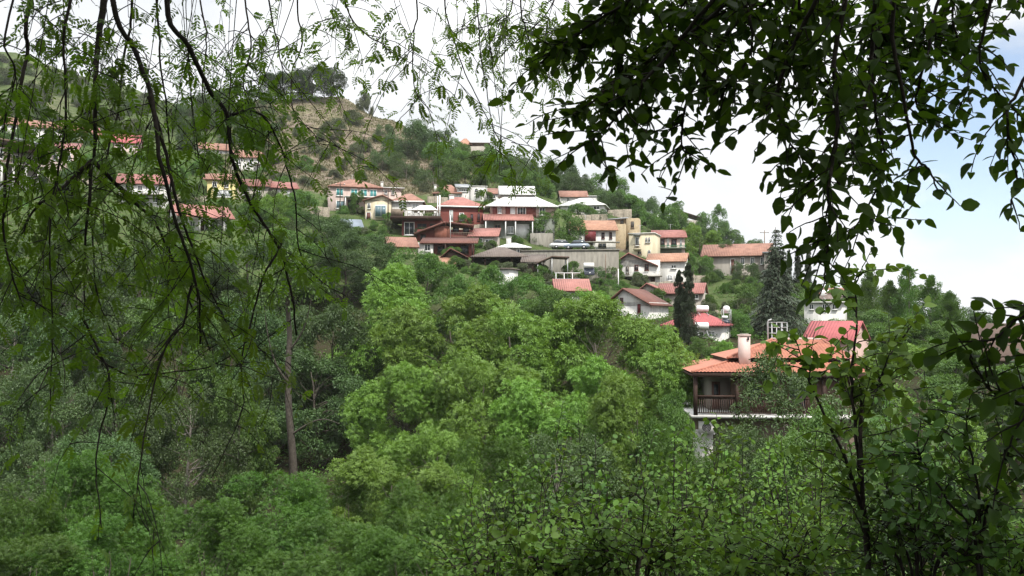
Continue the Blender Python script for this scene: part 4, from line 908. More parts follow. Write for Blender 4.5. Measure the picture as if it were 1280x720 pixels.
def car(px, row, Y, label, paint, rz):
    p = P(px, row, Y); o = empty('parked_car', p, label, 'car', rz=rz)
    prof = [(-2.05, .35), (2.05, .35), (2.1, .62), (1.95, .82), (1.05, .92), (-1.9, .95), (-2.1, .7)]
    MB().prism(prof, -.82, .82).build('body', M[paint], o)
    cab = [(-1.75, .96), (1.0, .93), (.45, 1.42), (-1.3, 1.44)]
    MB().prism(cab, -.72, .72).build('cabin', M['pane'], o); MB().prism([(-1.28, 1.445), (.43, 1.425), (.38, 1.48), (-1.2, 1.5)], -.7, .7).build('roof', M[paint], o)
    for x in (-1.3, 1.3):
        for y in (-.83, .7):
            w = MB().tube([(x, y, .32), (x, y + .14, .32)], .32, 14).build('wheel', M['rubber'], o); MB().tube([(x, y - .01, .32), (x, y + .15, .32)], .18, 10).build('rim', M['metal'], w)
    for y in (-.6, .6): MB().box(2.06, 2.12, y - .15, y + .15, .62, .74).build('headlight', M['curtain'], o)
car(703, 311.5, WALLY + 6, 'white car parked above the retaining wall under the round tree', 'carwhite', .25)
car(721, 312, WALLY + 5.5, 'blue grey car parked above the retaining wall before the dark red panel', 'carblue', 2.9)

# --- rubble walls that hold the house terraces
def terrace_wall(px0, px1, top, bot, label, yaw=0):
    h = House('terrace_wall', label, (px0 + px1) / 2, bot, yaw=yaw, cat='wall')
    h.o['kind'] = 'thing'; r = np.random.default_rng(int(px0)); n = max(3, int((px1 - px0) / 9)); us = np.linspace(px0, px1, n + 1)
    b = MB()
    for a, c in zip(us[:-1], us[1:]): b.box(h.X(a), h.X(c) - .004, r.uniform(-.08, .08), .9, h.Z(bot) - 4, h.Z(top) + r.uniform(-.12, .12))
    b.build('wall_face', M['rubble'], h.o)
for a in ((560, 606, 281, 289, 'rubble terrace wall between the brick house and the big white roofed house', 3),
          (700, 716, 300, 312, 'short rubble wall beside the parked cars', -4), (756, 790, 262, 272, 'rubble wall under the trees above the stone ruin', 4),
          (860, 886, 344, 358, 'rubble wall at the foot of the long red roofed house', 5), (790, 858, 352, 362, 'rubble terrace wall above the green door house', -3),
          (376, 412, 258, 270, 'rubble wall beside the turquoise windowed house', 6), (534, 560, 246, 254, 'rubble wall below the faded orange roof', 0), (698, 760, 268, 276, 'rubble terrace wall below the white hipped roof', 3),
          (60, 120, 222, 232, 'rubble wall below the pale sheet roof', -4), (212, 258, 244, 254, 'rubble wall beside the yellow walled house', 3), (890, 956, 388, 396, 'rubble wall under the lower terrace hedges', -3)):
    terrace_wall(*a)
def antenna(px, top, bot, Y, label):
    p = P(px, bot, Y); o = empty('aerial', p, label, 'aerial'); H = (bot - top) * Y / F
    MB().tube([(0, 0, -.3), (0, 0, H)], .035, 5).build('mast', M['metal'], o)
    b = MB().tube([(-.5, 0, H * .92), (.5, 0, H * .92)], .02, 4)
    for x in np.linspace(-.45, .45, 6): b.tube([(x, -.3, H * .92), (x, .3, H * .92)], .012, 4)
    b.build('elements', M['metal'], o)
for a in ((440, 218, 228, hit(458, 264) + 4, 'television aerial on the wide pink house roof'), (585, 240, 250, hit(577, 282) + 4, 'television aerial on the dark red brick house'), (838, 280, 289, hit(838, 318) + 4, 'television aerial on the red roof of the green balcony house'), (732, 268, 277, hit(742, 311) + 4, 'television aerial on the orange roof over the dark red panel'), (800, 281, 290, hit(802, 321) + 3, 'television aerial on the cream tower house')):
    antenna(*a)

# --- stone terraces with clipped hedges below the long grey beige house
def hedge(px0, px1, top, bot, Y, label):
    r = np.random.default_rng(int(top)); o = empty('hedge', P((px0 + px1) / 2, bot, Y), label, 'hedge'); s = Y / F
    n = int((px1 - px0) * 1.6); w = (px1 - px0) * s / 2; hh = (bot - top) * s
    c = np.stack([r.uniform(-w, w, n), r.uniform(0, 2.5, n), r.uniform(.1, 1, n) * hh], 1)
    v, f = clump_leaves(c, r.uniform(.35, .7, n), 60, .2, r); link('foliage', mesh_np('hedge_foliage', v, f, M['bright']), o)
    MB().box(-w, w, .3, 2.2, -1.5, .15).build('terrace_bank', M['stone'], o)
hedge(876, 958, 350, 362, 150, 'clipped green hedge on the upper terrace below the long grey beige house')
hedge(880, 952, 372, 378, 138, 'low green hedge on the middle terrace, under the clipped hedge')
hedge(890, 955, 396, 404, 124, 'green hedge on the lowest terrace beside the tall metal tower')

def scatter_group(name, kinds, rows, label, cat, group):
    for i, (px, top, w, row) in enumerate(rows):
        tree(name, kinds[i % len(kinds)], px, top, w, ('on', row), label, cat, group)

# --- the crowns that fill the valley: (kind, px, top row, width px, distance, label)
for k, px, top, w, Y, lab in [
 ('walnut0', 470, 345, 150, 92, 'light green walnut tree below the terracotta lean-to roofs, feathery rounded crown'),
 ('walnut1', 560, 372, 165, 84, 'broad light green walnut tree in the middle of the valley, below the orange tiled awning'),
 ('walnut2', 655, 378, 170, 80, 'wide light green walnut tree below the narrow white outbuilding, feathery domed crown'),
 ('walnut0', 745, 384, 185, 76, 'largest light green walnut tree, spreading below the white gabled barn'),
 ('walnut1', 835, 425, 130, 72, 'light green walnut tree beside the veranda of the orange roofed house'),
 ('walnut2', 610, 440, 150, 66, 'light green walnut tree low in the valley, in front of the wider walnut crowns'),
 ('walnut1', 705, 462, 150, 62, 'light green walnut tree with grey boughs showing inside its open crown'),
 ('walnut0', 505, 465, 125, 70, 'light green walnut tree beside the dark hollow, pale leaf tips over deep shade'),
 ('walnut2', 540, 528, 120, 50, 'low walnut tree in front of the dark hollow, its light crown leaning over the scrub'),
 ('walnut0', 790, 478, 110, 58, 'small light green walnut tree beside the air conditioner of the veranda house'),
 ('walnut1', 495, 572, 150, 42, 'pale green walnut sapling clump below the hollow, thin yellowish foliage'),
 ('green0', 530, 318, 90, 112, 'mid green tree directly below the brown gable roof of the brick house'),
 ('green1', 598, 340, 80, 106, 'mid green tree under the grey hipped shed roof, round crown'),
 ('green2', 655, 342, 80, 108, 'mid green tree under the dark carport roof, beside the narrow white outbuilding'),
 ('green0', 690, 366, 80, 100, 'mid green tree against the small red roofed house with the solar rack'),
 ('walnut2', 735, 360, 60, 100, 'pale green young tree against the white gabled barn wall'),
 ('dark0', 455, 290, 80, 132, 'dark green tree below the cream house with the bay window'),
 ('dark1', 395, 262, 90, 140, 'dark green tree below the dry hillside, next to the turquoise windowed house'),
 ('dark2', 432, 302, 90, 122, 'dark green tree in front of the grey tarpaulin shelter'),
 ('green1', 365, 292, 95, 124, 'dull green tree below the small red roofed cottage, seen through hanging twigs'),
 ('dark0', 310, 300, 110, 118, 'dark dull tree below the pale cottage, half hidden by hanging twigs'),
 ('grey0', 245, 302, 110, 116, 'grey green tree on the bank below the red cottage roof, behind hanging twigs'),
 ('dark1', 175, 292, 120, 116, 'dark green tree below the hidden white houses, behind the densest hanging twigs'),
 ('grey1', 105, 300, 110, 112, 'grey green tree below the porch of the pink house'),
 ('dark2', 40, 286, 110, 114, 'dark green tree under the pink porch house at the valley side'),
 ('green2', -25, 310, 120, 108, 'mid green tree cut by the photo edge below the pink porch house'),
 ('grey0', 15, 372, 120, 90, 'grey green tree with small pale leaves half way down the wooded bank'),
 ('dark0', 85, 385, 120, 88, 'dark green tree half way down the wooded bank, between two grey green crowns'),
 ('grey1', 150, 370, 120, 92, 'pale grey green tree half way down the bank, under the longest hanging twigs'),
 ('green0', 222, 380, 120, 86, 'dull mid green tree half way down the bank, behind crossing twigs'),
 ('dark1', 290, 372, 110, 90, 'dark green tree beside the tall bare trunk'),
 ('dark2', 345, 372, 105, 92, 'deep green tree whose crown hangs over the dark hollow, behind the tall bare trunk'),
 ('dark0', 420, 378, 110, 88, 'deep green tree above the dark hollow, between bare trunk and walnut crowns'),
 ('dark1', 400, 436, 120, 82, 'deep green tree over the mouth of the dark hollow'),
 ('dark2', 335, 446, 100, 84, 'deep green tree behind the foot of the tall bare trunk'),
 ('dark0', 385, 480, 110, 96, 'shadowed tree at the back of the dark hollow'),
 ('green1', 838, 500, 80, 56, 'mid green tree against the corner post of the veranda house'),
 ('grey1', 60, 452, 130, 66, 'grey green tree low on the bank above the bare red earth'),
 ('dark1', 150, 462, 130, 64, 'dark green tree low on the bank under arching twig tips'),
 ('grey0', 235, 470, 120, 62, 'silvery green tree low on the bank with fine pale leaves'),
 ('green1', 295, 480, 90, 64, 'dull green tree at the edge of the dark hollow'),
 ('dark2', -10, 470, 110, 64, 'dark tree cut by the photo edge beside the bare red earth'),
 ('dark0', 130, 540, 120, 50, 'dark green small tree rising behind the bright yellowish bushes'),
 ('grey0', 60, 540, 110, 52, 'dusty green small tree behind the bright bushes near the bare earth'),
]:
    tree('walnut_tree' if 'walnut' in lab else 'valley_tree', k, px, top, w, Y, lab)

for k, px, top, w, Y, lab in [
 ('bright0', 100, 580, 150, 34, 'bright yellowish green bush under the long hanging twig tip'),
 ('bright1', 180, 590, 130, 36, 'bright green bush beside the dark small tree, soft rounded top'),
 ('bright0', 330, 603, 170, 34, 'bright green bush just below the foot of the tall bare trunk'),
 ('bright1', 420, 596, 120, 40, 'mid green bush with brownish flower tips beside the tall bare trunk'),
 ('bright1', 15, 600, 130, 32, 'green bush cut by the photo edge under the bare red earth'),
 ('bright0', 255, 640, 150, 27, 'low green bush between the two brightest bushes'),
 ('bright1', 130, 660, 170, 24, 'low leafy bush at the picture foot under the hanging twig tip'),
 ('bright0', 400, 660, 180, 26, 'low leafy green bush below the tall bare trunk, near the picture foot'),
 ('bright1', 20, 680, 150, 22, 'shadowed low bush in the bottom corner of the picture'),
 ('bright1', 545, 610, 140, 34, 'soft green bush below the leaning walnut crown'),
 ('bright0', 610, 560, 130, 40, 'soft green bush behind the tall leafy stems'),
 ('bright0', 510, 670, 150, 24, 'green bush at the picture foot beside the first tall leafy stems'),
 ('grey0', 700, 530, 150, 40, 'dull green low tree behind the glossy leaved stems'),
 ('grey1', 1003, 456, 190, 45, 'silvery green rounded tree hiding the veranda of the orange roofed house'),
 ('grey0', 925, 522, 110, 40, 'silvery green bush below the air conditioner of the orange roofed house'),
 ('green2', 1050, 500, 130, 38, 'green tree behind the thin sapling, in front of the orange roofed house'),
 ('green0', 1010, 560, 150, 30, 'green bushy tree below the silvery tree'),
 ('bright1', 862, 541, 120, 32, 'green bush at the foot of the silvery tree'),
]:
    tree('leafy_bush' if k[0] == 'b' else 'small_tree', k, px, top, w, Y, lab, 'bush' if 'bush' in lab else 'tree')

# --- trees along the valley floor beyond the orange roofed house
for k, px, top, w, Y, lab in [
 ('poplar0', 1086, 338, 30, 135, 'slender poplar standing right behind the thin sapling'),
 ('poplar1', 1134, 333, 34, 138, 'tallest poplar against the white sky above the valley mouth'),
 ('poplar0', 1113, 350, 26, 140, 'slim poplar between the two tallest poplars'),
 ('poplar1', 1164, 345, 32, 138, 'poplar with open feathery top between tall poplar and ash crowns'),
 ('poplar0', 1188, 364, 34, 134, 'short poplar nearest the brown roof'),
 ('poplar1', 1058, 346, 26, 142, 'poplar above the white house behind the sapling'),
 ('green1', 1110, 392, 90, 112, 'round green tree below the slim poplar'),
 ('green2', 1168, 398, 100, 108, 'round pale green tree below the short poplar'),
 ('green0', 1195, 425, 70, 74, 'round green tree against the brown roof'),
 ('walnut0', 1140, 440, 120, 84, 'light green tree below the poplars, behind the thin sapling'),
 ('walnut2', 1075, 436, 90, 88, 'light green tree by the crimson roof end'),
 ('green1', 1215, 452, 120, 62, 'green tree under the brown roof'),
 ('green2', 1285, 450, 110, 60, 'green tree cut by the photo edge beneath the brown roof'),
 ('walnut1', 1150, 500, 130, 50, 'light green tree in the dip below the brown roof'),
 ('dark0', 1090, 388, 60, 128, 'dark green tree behind the white house with the water tank'),
 ('green1', 1098, 362, 80, 150, 'green tree filling the gap behind the slender poplars'),
 ('green0', 1150, 360, 90, 150, 'green tree behind the feathery topped poplar'),
 ('dark1', 1200, 384, 80, 140, 'dark green tree behind the short poplar'),
 ('green0', 1028, 402, 60, 118, 'green tree in front of the white house with the water tank'),
 ('green2', 1000, 352, 60, 160, 'green tree on the spur beside the two small cypresses'),
 ('grey0', 1050, 356, 70, 165, 'grey green tree on the spur above the white house'),
]:
    tree('poplar' if k[0] == 'p' else 'valley_tree', k, px, top, w, Y, lab)

tree('cypress', 'cypress0', 860, 327, 21, 96, 'tall dark double cypress in front of the crimson roof', 'cypress')
tree('cypress', 'cypress0', 849, 336, 17, 96.8, 'shorter dark cypress spire grown against the tall double cypress', 'cypress')
tree('conifer', 'conifer0', 970, 284, 84, 112, 'ragged grey green conifer with a thin spire above the orange roof', 'conifer')
tree('cypress', 'cypress0', 986, 311, 9, 165, 'small cypress on the skyline nearest the conifer spire', 'cypress')
tree('cypress', 'cypress0', 997, 307, 11, 165, 'second small cypress on the skyline from the conifer spire', 'cypress')
tree('cypress', 'cypress0', 1010, 303, 9, 165, 'thinnest skyline cypress touching the hanging oak leaves', 'cypress')

# --- pines on the summit and trees on the ridge
for k, px, top, w, row, lab in [
 ('pine0', 345, 93, 44, 128, 'dark summit pine at the wooded end of the summit row'),
 ('pine1', 366, 90, 44, 128, 'dark summit pine between the end pine and the two tallest'),
 ('pine0', 390, 84, 48, 127, 'tallest dark pine on the summit'),
 ('pine1', 413, 87, 42, 128, 'dark summit pine nearest the bare grass shoulder'),
 ('dark0', 322, 110, 50, 150, 'dark tree beside the summit pines, on the shaded flank'),
 ('dark1', 298, 104, 50, 150, 'dark tree on the skyline down from the summit pines'),
 ('dark2', 270, 112, 55, 160, 'dark tree on the skyline of the shaded flank, in the middle of its row'),
 ('dark0', 243, 118, 50, 160, 'dark tree at the low end of the shaded flank'),
 ('dark1', 255, 142, 60, 185, 'dark tree in the second row of the shaded flank, low end'),
 ('dark2', 296, 138, 62, 180, 'dark tree in the second row of the shaded flank, middle'),
 ('dark0', 325, 148, 50, 186, 'dark tree where the shaded flank meets the dry grass'),
 ('dark1', 512, 147, 62, 196, 'large dense dark tree on the dry hill below the skyline'),
 ('dark2', 480, 183, 52, 214, 'wide dark rounded bush above the turquoise windowed house'),
 ('grey1', 505, 195, 44, 224, 'grey green rounded bush beside the wide dark bush'),
 ('grey0', 478, 152, 34, 178, 'grey green tree in the crease of the dry hill'),
 ('dark0', 545, 160, 40, 200, 'dark tree on the ridge by the orange hilltop house'),
 ('green0', 560, 182, 60, 222, 'mid green tree below the orange hilltop house'),
 ('green1', 585, 196, 56, 236, 'mid green tree behind the low red roof and white house'),
 ('grey0', 540, 206, 54, 232, 'pale grey green tree on the slope above the low red roof'),
 ('green2', 622, 186, 54, 228, 'mid green tree on the ridge behind the hanging leaf tuft'),
 ('grey1', 655, 196, 56, 234, 'grey green tree on the ridge above the big white roof'),
 ('green0', 645, 214, 46, 240, 'mid green tree just behind the big white roof'),
 ('dark1', 690, 194, 56, 236, 'dark green tree at the top of the ridge above the two white roofs'),
 ('grey0', 708, 212, 50, 240, 'grey green tree above the small red roof'),
 ('green1', 674, 218, 44, 242, 'bushy green tree between the big white roof and the small red roof'),
 ('green2', 755, 214, 48, 250, 'round green tree on the skyline beside the small red roof'),
 ('green0', 778, 240, 54, 268, 'dark green tree behind the stone ruin'),
 ('dark2', 806, 242, 50, 270, 'dark green tree above the low grey shed roof'),
 ('green1', 838, 256, 54, 290, 'mid green tree between the shed roof and the long dark roof'),
 ('green2', 812, 268, 44, 290, 'pale green tree above the cream tower house'),
 ('green1', 892, 262, 42, 306, 'green tree at the end of the long dark roof against the sky'),
 ('walnut1', 876, 284, 44, 322, 'pale green tree beside the small red balcony house'),
 ('green0', 912, 288, 44, 312, 'green tree on the skyline behind the long red roof'),
 ('dark0', 936, 298, 40, 318, 'dark green tree on the skyline above the long red roof'),
 ('green1', 868, 318, 44, 350, 'green tree between the balcony house and the long red roof'),
 ('dark1', 884, 332, 34, 352, 'dark green shrub tree below the pale green tree'),
]:
    tree('pine' if k[0] == 'p' else 'hill_tree', k, px, top, w, ('on', row), lab)

tree('hill_tree', 'scrub0', 453, 117, 17, 336, 'lone small tree on the bare grass shoulder against the sky')
tree('hill_tree', 'scrub1', 462, 124, 11, 334, 'tiny shrub beside the lone tree on the grass shoulder')

# --- greenery between the houses
for k, px, top, w, row, lab in [
 ('green2', 694, 260, 62, 308, 'dense green round tree in front of the big white roofed house'),
 ('green0', 728, 255, 40, 272, 'green tree under the white walls of the small white roofed house'),
 ('dark0', 748, 262, 34, 276, 'dark shrub tree between the white house and the stone ruin'),
 ('green1', 447, 240, 20, 268, 'slim green tree between the turquoise windowed house and the cream house'),
 ('green0', 605, 238, 24, 252, 'green shrub between the brick house and the small white house'),
 ('bush0', 548, 236, 24, 250, 'green shrub below the low red roof'),
 ('bush1', 762, 338, 38, 352, 'clipped green shrub in front of the red gabled white house'),
 ('grey1', 905, 302, 30, 342, 'silvery leaved tree in front of the long red roof'),
 ('dark2', 931, 324, 36, 352, 'dark rounded bush below the long red roof'),
 ('bush0', 823, 363, 26, 384, 'green shrub beside the green door'),
 ('bush1', 716, 332, 30, 350, 'bush against the foot of the retaining wall beside the carport'),
 ('green1', 768, 326, 26, 352, 'green tree at the end of the retaining wall'),
 ('dark0', 745, 332, 24, 356, 'dark ivy covered shrub by the solar tank'),
 ('bush1', 935, 362, 40, 396, 'green bush on the terraces beside the conifer'),
 ('green2', 918, 384, 44, 420, 'green tree below the hedge terraces'),
 ('green1', 875, 425, 44, 452, 'green tree between the crimson roof and the orange roof'),
 ('walnut0', 905, 430, 40, 456, 'small light green tree beside the pink chimney'),
 ('green0', 318, 255, 44, 285, 'green tree between the red cottage roof and the yellow walled row'),
 ('walnut2', 345, 240, 44, 275, 'pale green tree in front of the long brown roofed row'),
 ('green2', 378, 236, 44, 268, 'green tree between the brown roofed row and the turquoise windowed house'),
 ('green1', 215, 205, 40, 236, 'green tree above the yellow walled row'),
 ('green0', 260, 196, 44, 220, 'green tree below the small white house on the dry hill foot'),
 ('green2', 318, 210, 50, 232, 'green tree in front of the small white house on the hill foot'),
 ('dark1', 75, 208, 44, 238, 'dark green tree between the pink porch house and the white roof'),
 ('green1', 20, 160, 44, 182, 'green tree below the long thin red roof'),
 ('green0', 118, 196, 50, 222, 'green tree below the small crimson roof'),
 ('dark2', 105, 160, 40, 180, 'dark green tree between the long thin red roof and the crimson roof'),
]:
    tree('village_tree', k, px, top, w, ('on', row), lab)

# --- scrub: shrubs nothing tells apart
r = np.random.default_rng(4); rows = []
while len(rows) < 42:
    px = r.uniform(335, 560); row = r.uniform(145, 232); sky = 124 + max(0, px - 420) * .42
    if row > sky + 14: rows.append((px, row - r.uniform(7, 15), r.uniform(12, 30), row))
scatter_group('hill_shrub', ['scrub0', 'scrub1', 'scrub2'], rows, 'low grey green shrub dotted on the dry hillside', 'shrub', 'shrubs on the dry hillside')
rows = []
while len(rows) < 110:
    px = r.uniform(-40, 235); row = r.uniform(62, 178); sky = 62 + max(0, px) * .33
    if row > sky + 10: rows.append((px, row - r.uniform(8, 16), r.uniform(16, 34), row))
scatter_group('slope_shrub', ['scrub1', 'grey0', 'scrub2', 'grey1'], rows, 'grey green shrub on the hazy far slope behind the hanging twigs', 'shrub', 'shrubs on the far slope')
rows = []
while len(rows) < 60:
    px = r.uniform(380, 960); row = r.uniform(225, 350); sky = np.interp(px, [380, 560, 740, 840, 960], [225, 205, 250, 288, 330])
    if sky + 6 < row < sky + 95: rows.append((px, row - r.uniform(6, 12), r.uniform(14, 26), row))
scatter_group('village_shrub', ['bush0', 'bush1', 'scrub0'], rows, 'low green shrub growing on the bank among the village houses', 'shrub', 'shrubs among the houses')

rows = []
for x0, x1, y0, y1, n in ((424, 456, 286, 308, 8), (462, 490, 284, 306, 6), (555, 606, 320, 346, 12), (656, 692, 342, 366, 9), (738, 760, 352, 376, 6), (770, 800, 356, 366, 4), (612, 660, 336, 356, 9), (470, 500, 262, 272, 3), (594, 620, 296, 316, 4), (860, 880, 340, 366, 4)):
    for k in range(n):
        row = r.uniform(y0, y1); rows.append((r.uniform(x0, x1), row - r.uniform(7, 13), r.uniform(14, 26), row))
scatter_group('slope_bush', ['bush0', 'scrub1', 'bush1', 'green0'], rows, 'green bush on the bank between the lower village houses', 'bush', 'bushes between the lower houses')
rows = []
for px in np.linspace(560, 955, 46):
    sky = np.interp(px, [560, 640, 700, 740, 780, 840, 900, 955], [188, 216, 232, 248, 262, 284, 306, 326])
    rows.append((px, sky - r.uniform(8, 24) * (1 if px < 830 else .8), r.uniform(30, 48), sky + r.uniform(0, 10)))
scatter_group('ridge_tree', ['green0', 'dark1', 'green2', 'dark0', 'grey0'], rows, 'rounded tree in the unbroken wood along the village ridge', 'tree', 'trees along the ridge')
rows = []
while len(rows) < 40:
    rows.append((r.uniform(875, 1000), 0, r.uniform(14, 26), r.uniform(352, 425)))
rows = [(a, d - r.uniform(7, 12), c, d) for a, b, c, d in rows]
scatter_group('terrace_shrub', ['bush1', 'bright0', 'bush0', 'scrub1'], rows, 'low green shrub on the terraces between the crimson roof and the conifer', 'shrub', 'shrubs on the terraces')
rows = []
while len(rows) < 80:
    px, row = r.uniform(-20, 425), r.uniform(205, 300)
    rows.append((px, row - r.uniform(8, 14), r.uniform(16, 32), row))
scatter_group('bank_shrub', ['bush0', 'grey0', 'bush1', 'scrub2'], rows, 'low shrub on the grassy bank among the houses behind the hanging twigs', 'shrub', 'shrubs on the grassy bank')

# --- the tall bare trunk by the hollow, and the ground cover
t0 = P(366, 612, 66); g0 = gz(t0[0], t0[1])
mb = MB(); tp = [(t0[0], t0[1], g0 - .4)] + [tuple(P(x, y, 66)) for x, y in ((367, 600), (365, 560), (361, 510), (360, 460), (362, 420), (360, 380), (365, 330))]
mb.tube(smooth_line(tp, 4), np.linspace(.33, .13, len(smooth_line(tp, 4))), 10)
def build_bare():
    o = empty('bare_tree', (0, 0, 0), 'tall grey trunk standing in front of the dark hollow', 'tree')
    tk = mb.build('trunk', M['bark'], o, True)
    for pts in ([(362, 545), (385, 530), (405, 524), (425, 530)], [(361, 480), (345, 455), (335, 420), (330, 380)], [(361, 440), (380, 410), (390, 370)]):
        b = MB(); q = smooth_line([P(x, y, 66 - i * .5) for i, (x, y) in enumerate(pts)], 4); b.tube(q, np.linspace(.08, .02, len(q)), 6); b.build('bough', M['bark'], o, True)
    r = np.random.default_rng(5); c = np.array([P(x, y, 65) for x, y in ((330, 375), (345, 350), (365, 325), (390, 360), (375, 340), (352, 372))])
    v, f = clump_leaves(c, np.full(len(c), 1.3), 320, .26, r); link('crown', mesh_np('crown', v, f, M['green']), o)
build_bare()

def build_cover():
    r = np.random.default_rng(11)
    n = 15000; Y = np.sqrt(r.uniform(22 ** 2, 250 ** 2, n)); px = r.uniform(-150, 1450, n); x = (px - 640) / F * Y
    # kept off the retaining wall and its yard, and the dry slope
    ok =  ~((px > 600) & (px < 800) & (Y > 138) & (Y < 178)) & (dryness(x, Y) < .15)
    ok &= ~((px > 400) & (px < 990) & (Y > 132) & (r.random(n) < .65))
    x, Y = x[ok], Y[ok]; c = np.stack([x, Y, ground(x, Y) + .1], 1)
    v, f = clump_leaves(c, r.uniform(.5, 1.5, len(c)) * np.where((np.abs((x / Y) * F + 640 - 690) < 300) & (Y > 125), .5, 1), 44, .26, r, .2, .7)
    tag(link('undergrowth', mesh_np('undergrowth', v, f, M['green'])), 'low green undergrowth covering the valley sides between the trees', 'undergrowth', kind='stuff')
    n = 11000; px = r.uniform(260, 620, n); Y = r.uniform(195, 345, n); x = (px - 640) / F * Y; d = dryness(x, Y) > r.random(n) * .8; x, Y = x[d], Y[d]
    c = np.stack([x, Y, ground(x, Y)], 1); k = len(c) * 7; ci = np.repeat(np.arange(len(c)), 7)
    p = c[ci] + r.normal(size=(k, 3)) * np.array((.35, .35, 0)); v, f = scatter(*LEAF4, p, np.array((0, 0, 1.)) + .6 * rdir(k, r), rdir(k, r), r.uniform(.3, .7, k), .7)
    M['straw'] = leaf_mat('straw', (.185, .16, .095), (.12, .125, .065), .2)
    tag(link('dry_grass', mesh_np('dry_grass', v, f, M['straw'])), 'dry straw coloured grass on the bare hillside', 'grass', kind='stuff')
build_cover()

# ------------------------------------------------------------------ the trees the photograph is taken from under
def px3(rows):
    """[(px, py, distance)...] -> points"""
    return np.array([P(*q) for q in rows])

def leaflet_tmpl(n=6, L=1.0, w=.10, droop=.25, seed=0):
    """a pinnate leaf: n pairs of narrow leaflets and an end leaflet along a drooping stalk of length L"""
    r = np.random.default_rng(seed); v, f = [], []
    st = lambda t: np.array((0, L * t * (1 - .12 * t), -droop * L * t * t))
    def add(p, d, l, ww):
        d = unit(d); s = unit(np.cross(d, (0, .2, 1.))); up = np.cross(s, d); k = len(v)
        v.extend([p, p + d * l * .3 + s * ww * .8 + up * ww * .15, p + d * l * .7 + s * ww * .85 + up * ww * .1, p + d * l, p + d * l * .7 - s * ww * .85 + up * ww * .1, p + d * l * .3 - s * ww * .8 + up * ww * .15])
        f.extend([(k, k+1, k+2, k+3), (k, k+3, k+4, k+5)])
    for i in range(n):
        t = .22 + .74 * i / n; p = st(t)
        for sgn in (-1, 1):
            add(p, np.array((sgn, .55 + .2 * r.random(), -.25 + .25 * r.normal())), .30 * (1 - .25 * abs(t - .55)) * r.uniform(.85, 1.1), w * .55)
    add(st(1), np.array((.1, 1, -.5)), .3, w * .55)
    k = len(v); q = [st(t) for t in (0, .5, 1)]
    for p in q: v.extend([p + (.008, 0, 0), p - (.008, 0, 0)])
    f.extend([(k, k+1, k+3, k+2), (k+2, k+3, k+5, k+4)])
    return np.array(v), f
PIN = [leaflet_tmpl(6, seed=1), leaflet_tmpl(5, droop=.45, seed=2), leaflet_tmpl(7, droop=.1, seed=3)]
def broad_tmpl(w=.31, fold=.10, curl=.15, wave=.0, m=8):
    """a broad leaf: wavy egg-shaped outline, folded along the midrib and curled at the tip"""
    t = np.linspace(0, 1, m); hw = w * np.sin(np.pi * t ** .8) ** .75 * (1 + wave * np.sin(t * 15)); v = []
    for i in range(m): 
        z = -curl * t[i] ** 2
        v += [(-hw[i], t[i], z + fold * hw[i] / w), (0, t[i], z), (hw[i], t[i], z + fold * hw[i] / w)]
    f = []
    for i in range(m - 1):
        a = 3 * i; f += [(a, a+1, a+4, a+3), (a+1, a+2, a+5, a+4)]
    return np.array(v), f
BROAD = [broad_tmpl(.30, .10, .2, .07), broad_tmpl(.34, .05, .05, .09), broad_tmpl(.27, .14, .35, .05)]
OVAL = [broad_tmpl(.36, .08, .15), broad_tmpl(.40, .12, .3), broad_tmpl(.33, .05, .05)]

def twig_from(p, d, L, r, sag=.5, n=8, wob=.12):
    """a twig that leaves p in direction d and bends under its weight"""
    pts = [np.array(p)]; d = unit(np.array(d, float)); st = L / (n - 1)
    for i in range(n - 1):
        d = unit(d + np.array((0, 0, -sag / n * 2)) + r.normal(size=3) * wob); pts.append(pts[-1] + d * st)
    return np.array(pts)

def along(pts, s):
    """points and tangents at parameter s in 0..1 of a polyline"""
    t = np.linspace(0, 1, len(pts)); p = np.stack([np.interp(s, t, pts[:, k]) for k in range(3)], 1)
    g = np.gradient(pts, axis=0); return p, unit(np.stack([np.interp(s, t, g[:, k]) for k in range(3)], 1))

def leafy(twigs, tm, r, gap, size, spread=.9, hang=.35, start=.15, tip=1, jitter=.35):
    """leaves set alternately along twigs"""
    groups = [[] for _ in tm]
    for tw in twigs:
        L = np.linalg.norm(np.diff(tw, axis=0), axis=1).sum(); k = max(2, int(L * (1 - start) / gap))
        s = np.linspace(start, 1, k); p, t = along(tw, s)
        side = unit(np.cross(t, np.array((0, 0, 1.)) + .01)); a = r.uniform(0, 6.28) + np.arange(k) * 2.4 + r.normal(size=k) * .5
        o2 = np.cross(side, t); out = side * np.cos(a)[:, None] + o2 * np.sin(a)[:, None]
        d = unit(t * .6 + out * spread + np.array((0, 0, -hang)) + r.normal(size=(k, 3)) * jitter)
        nr = unit(np.array((0, 0, 1.)) + .5 * r.normal(size=(k, 3)) + .3 * out)
        w = r.integers(0, len(tm), k)
        for i in range(k): groups[w[i]].append((p[i], d[i], nr[i]))
    parts = []
    for g, T in zip(groups, tm):
        if g:
            p, d, nr = (np.array(x) for x in zip(*g)); parts.append(scatter(*T, p, d, nr, size * r.uniform(.65, 1.2, len(p))))
    return join(parts)

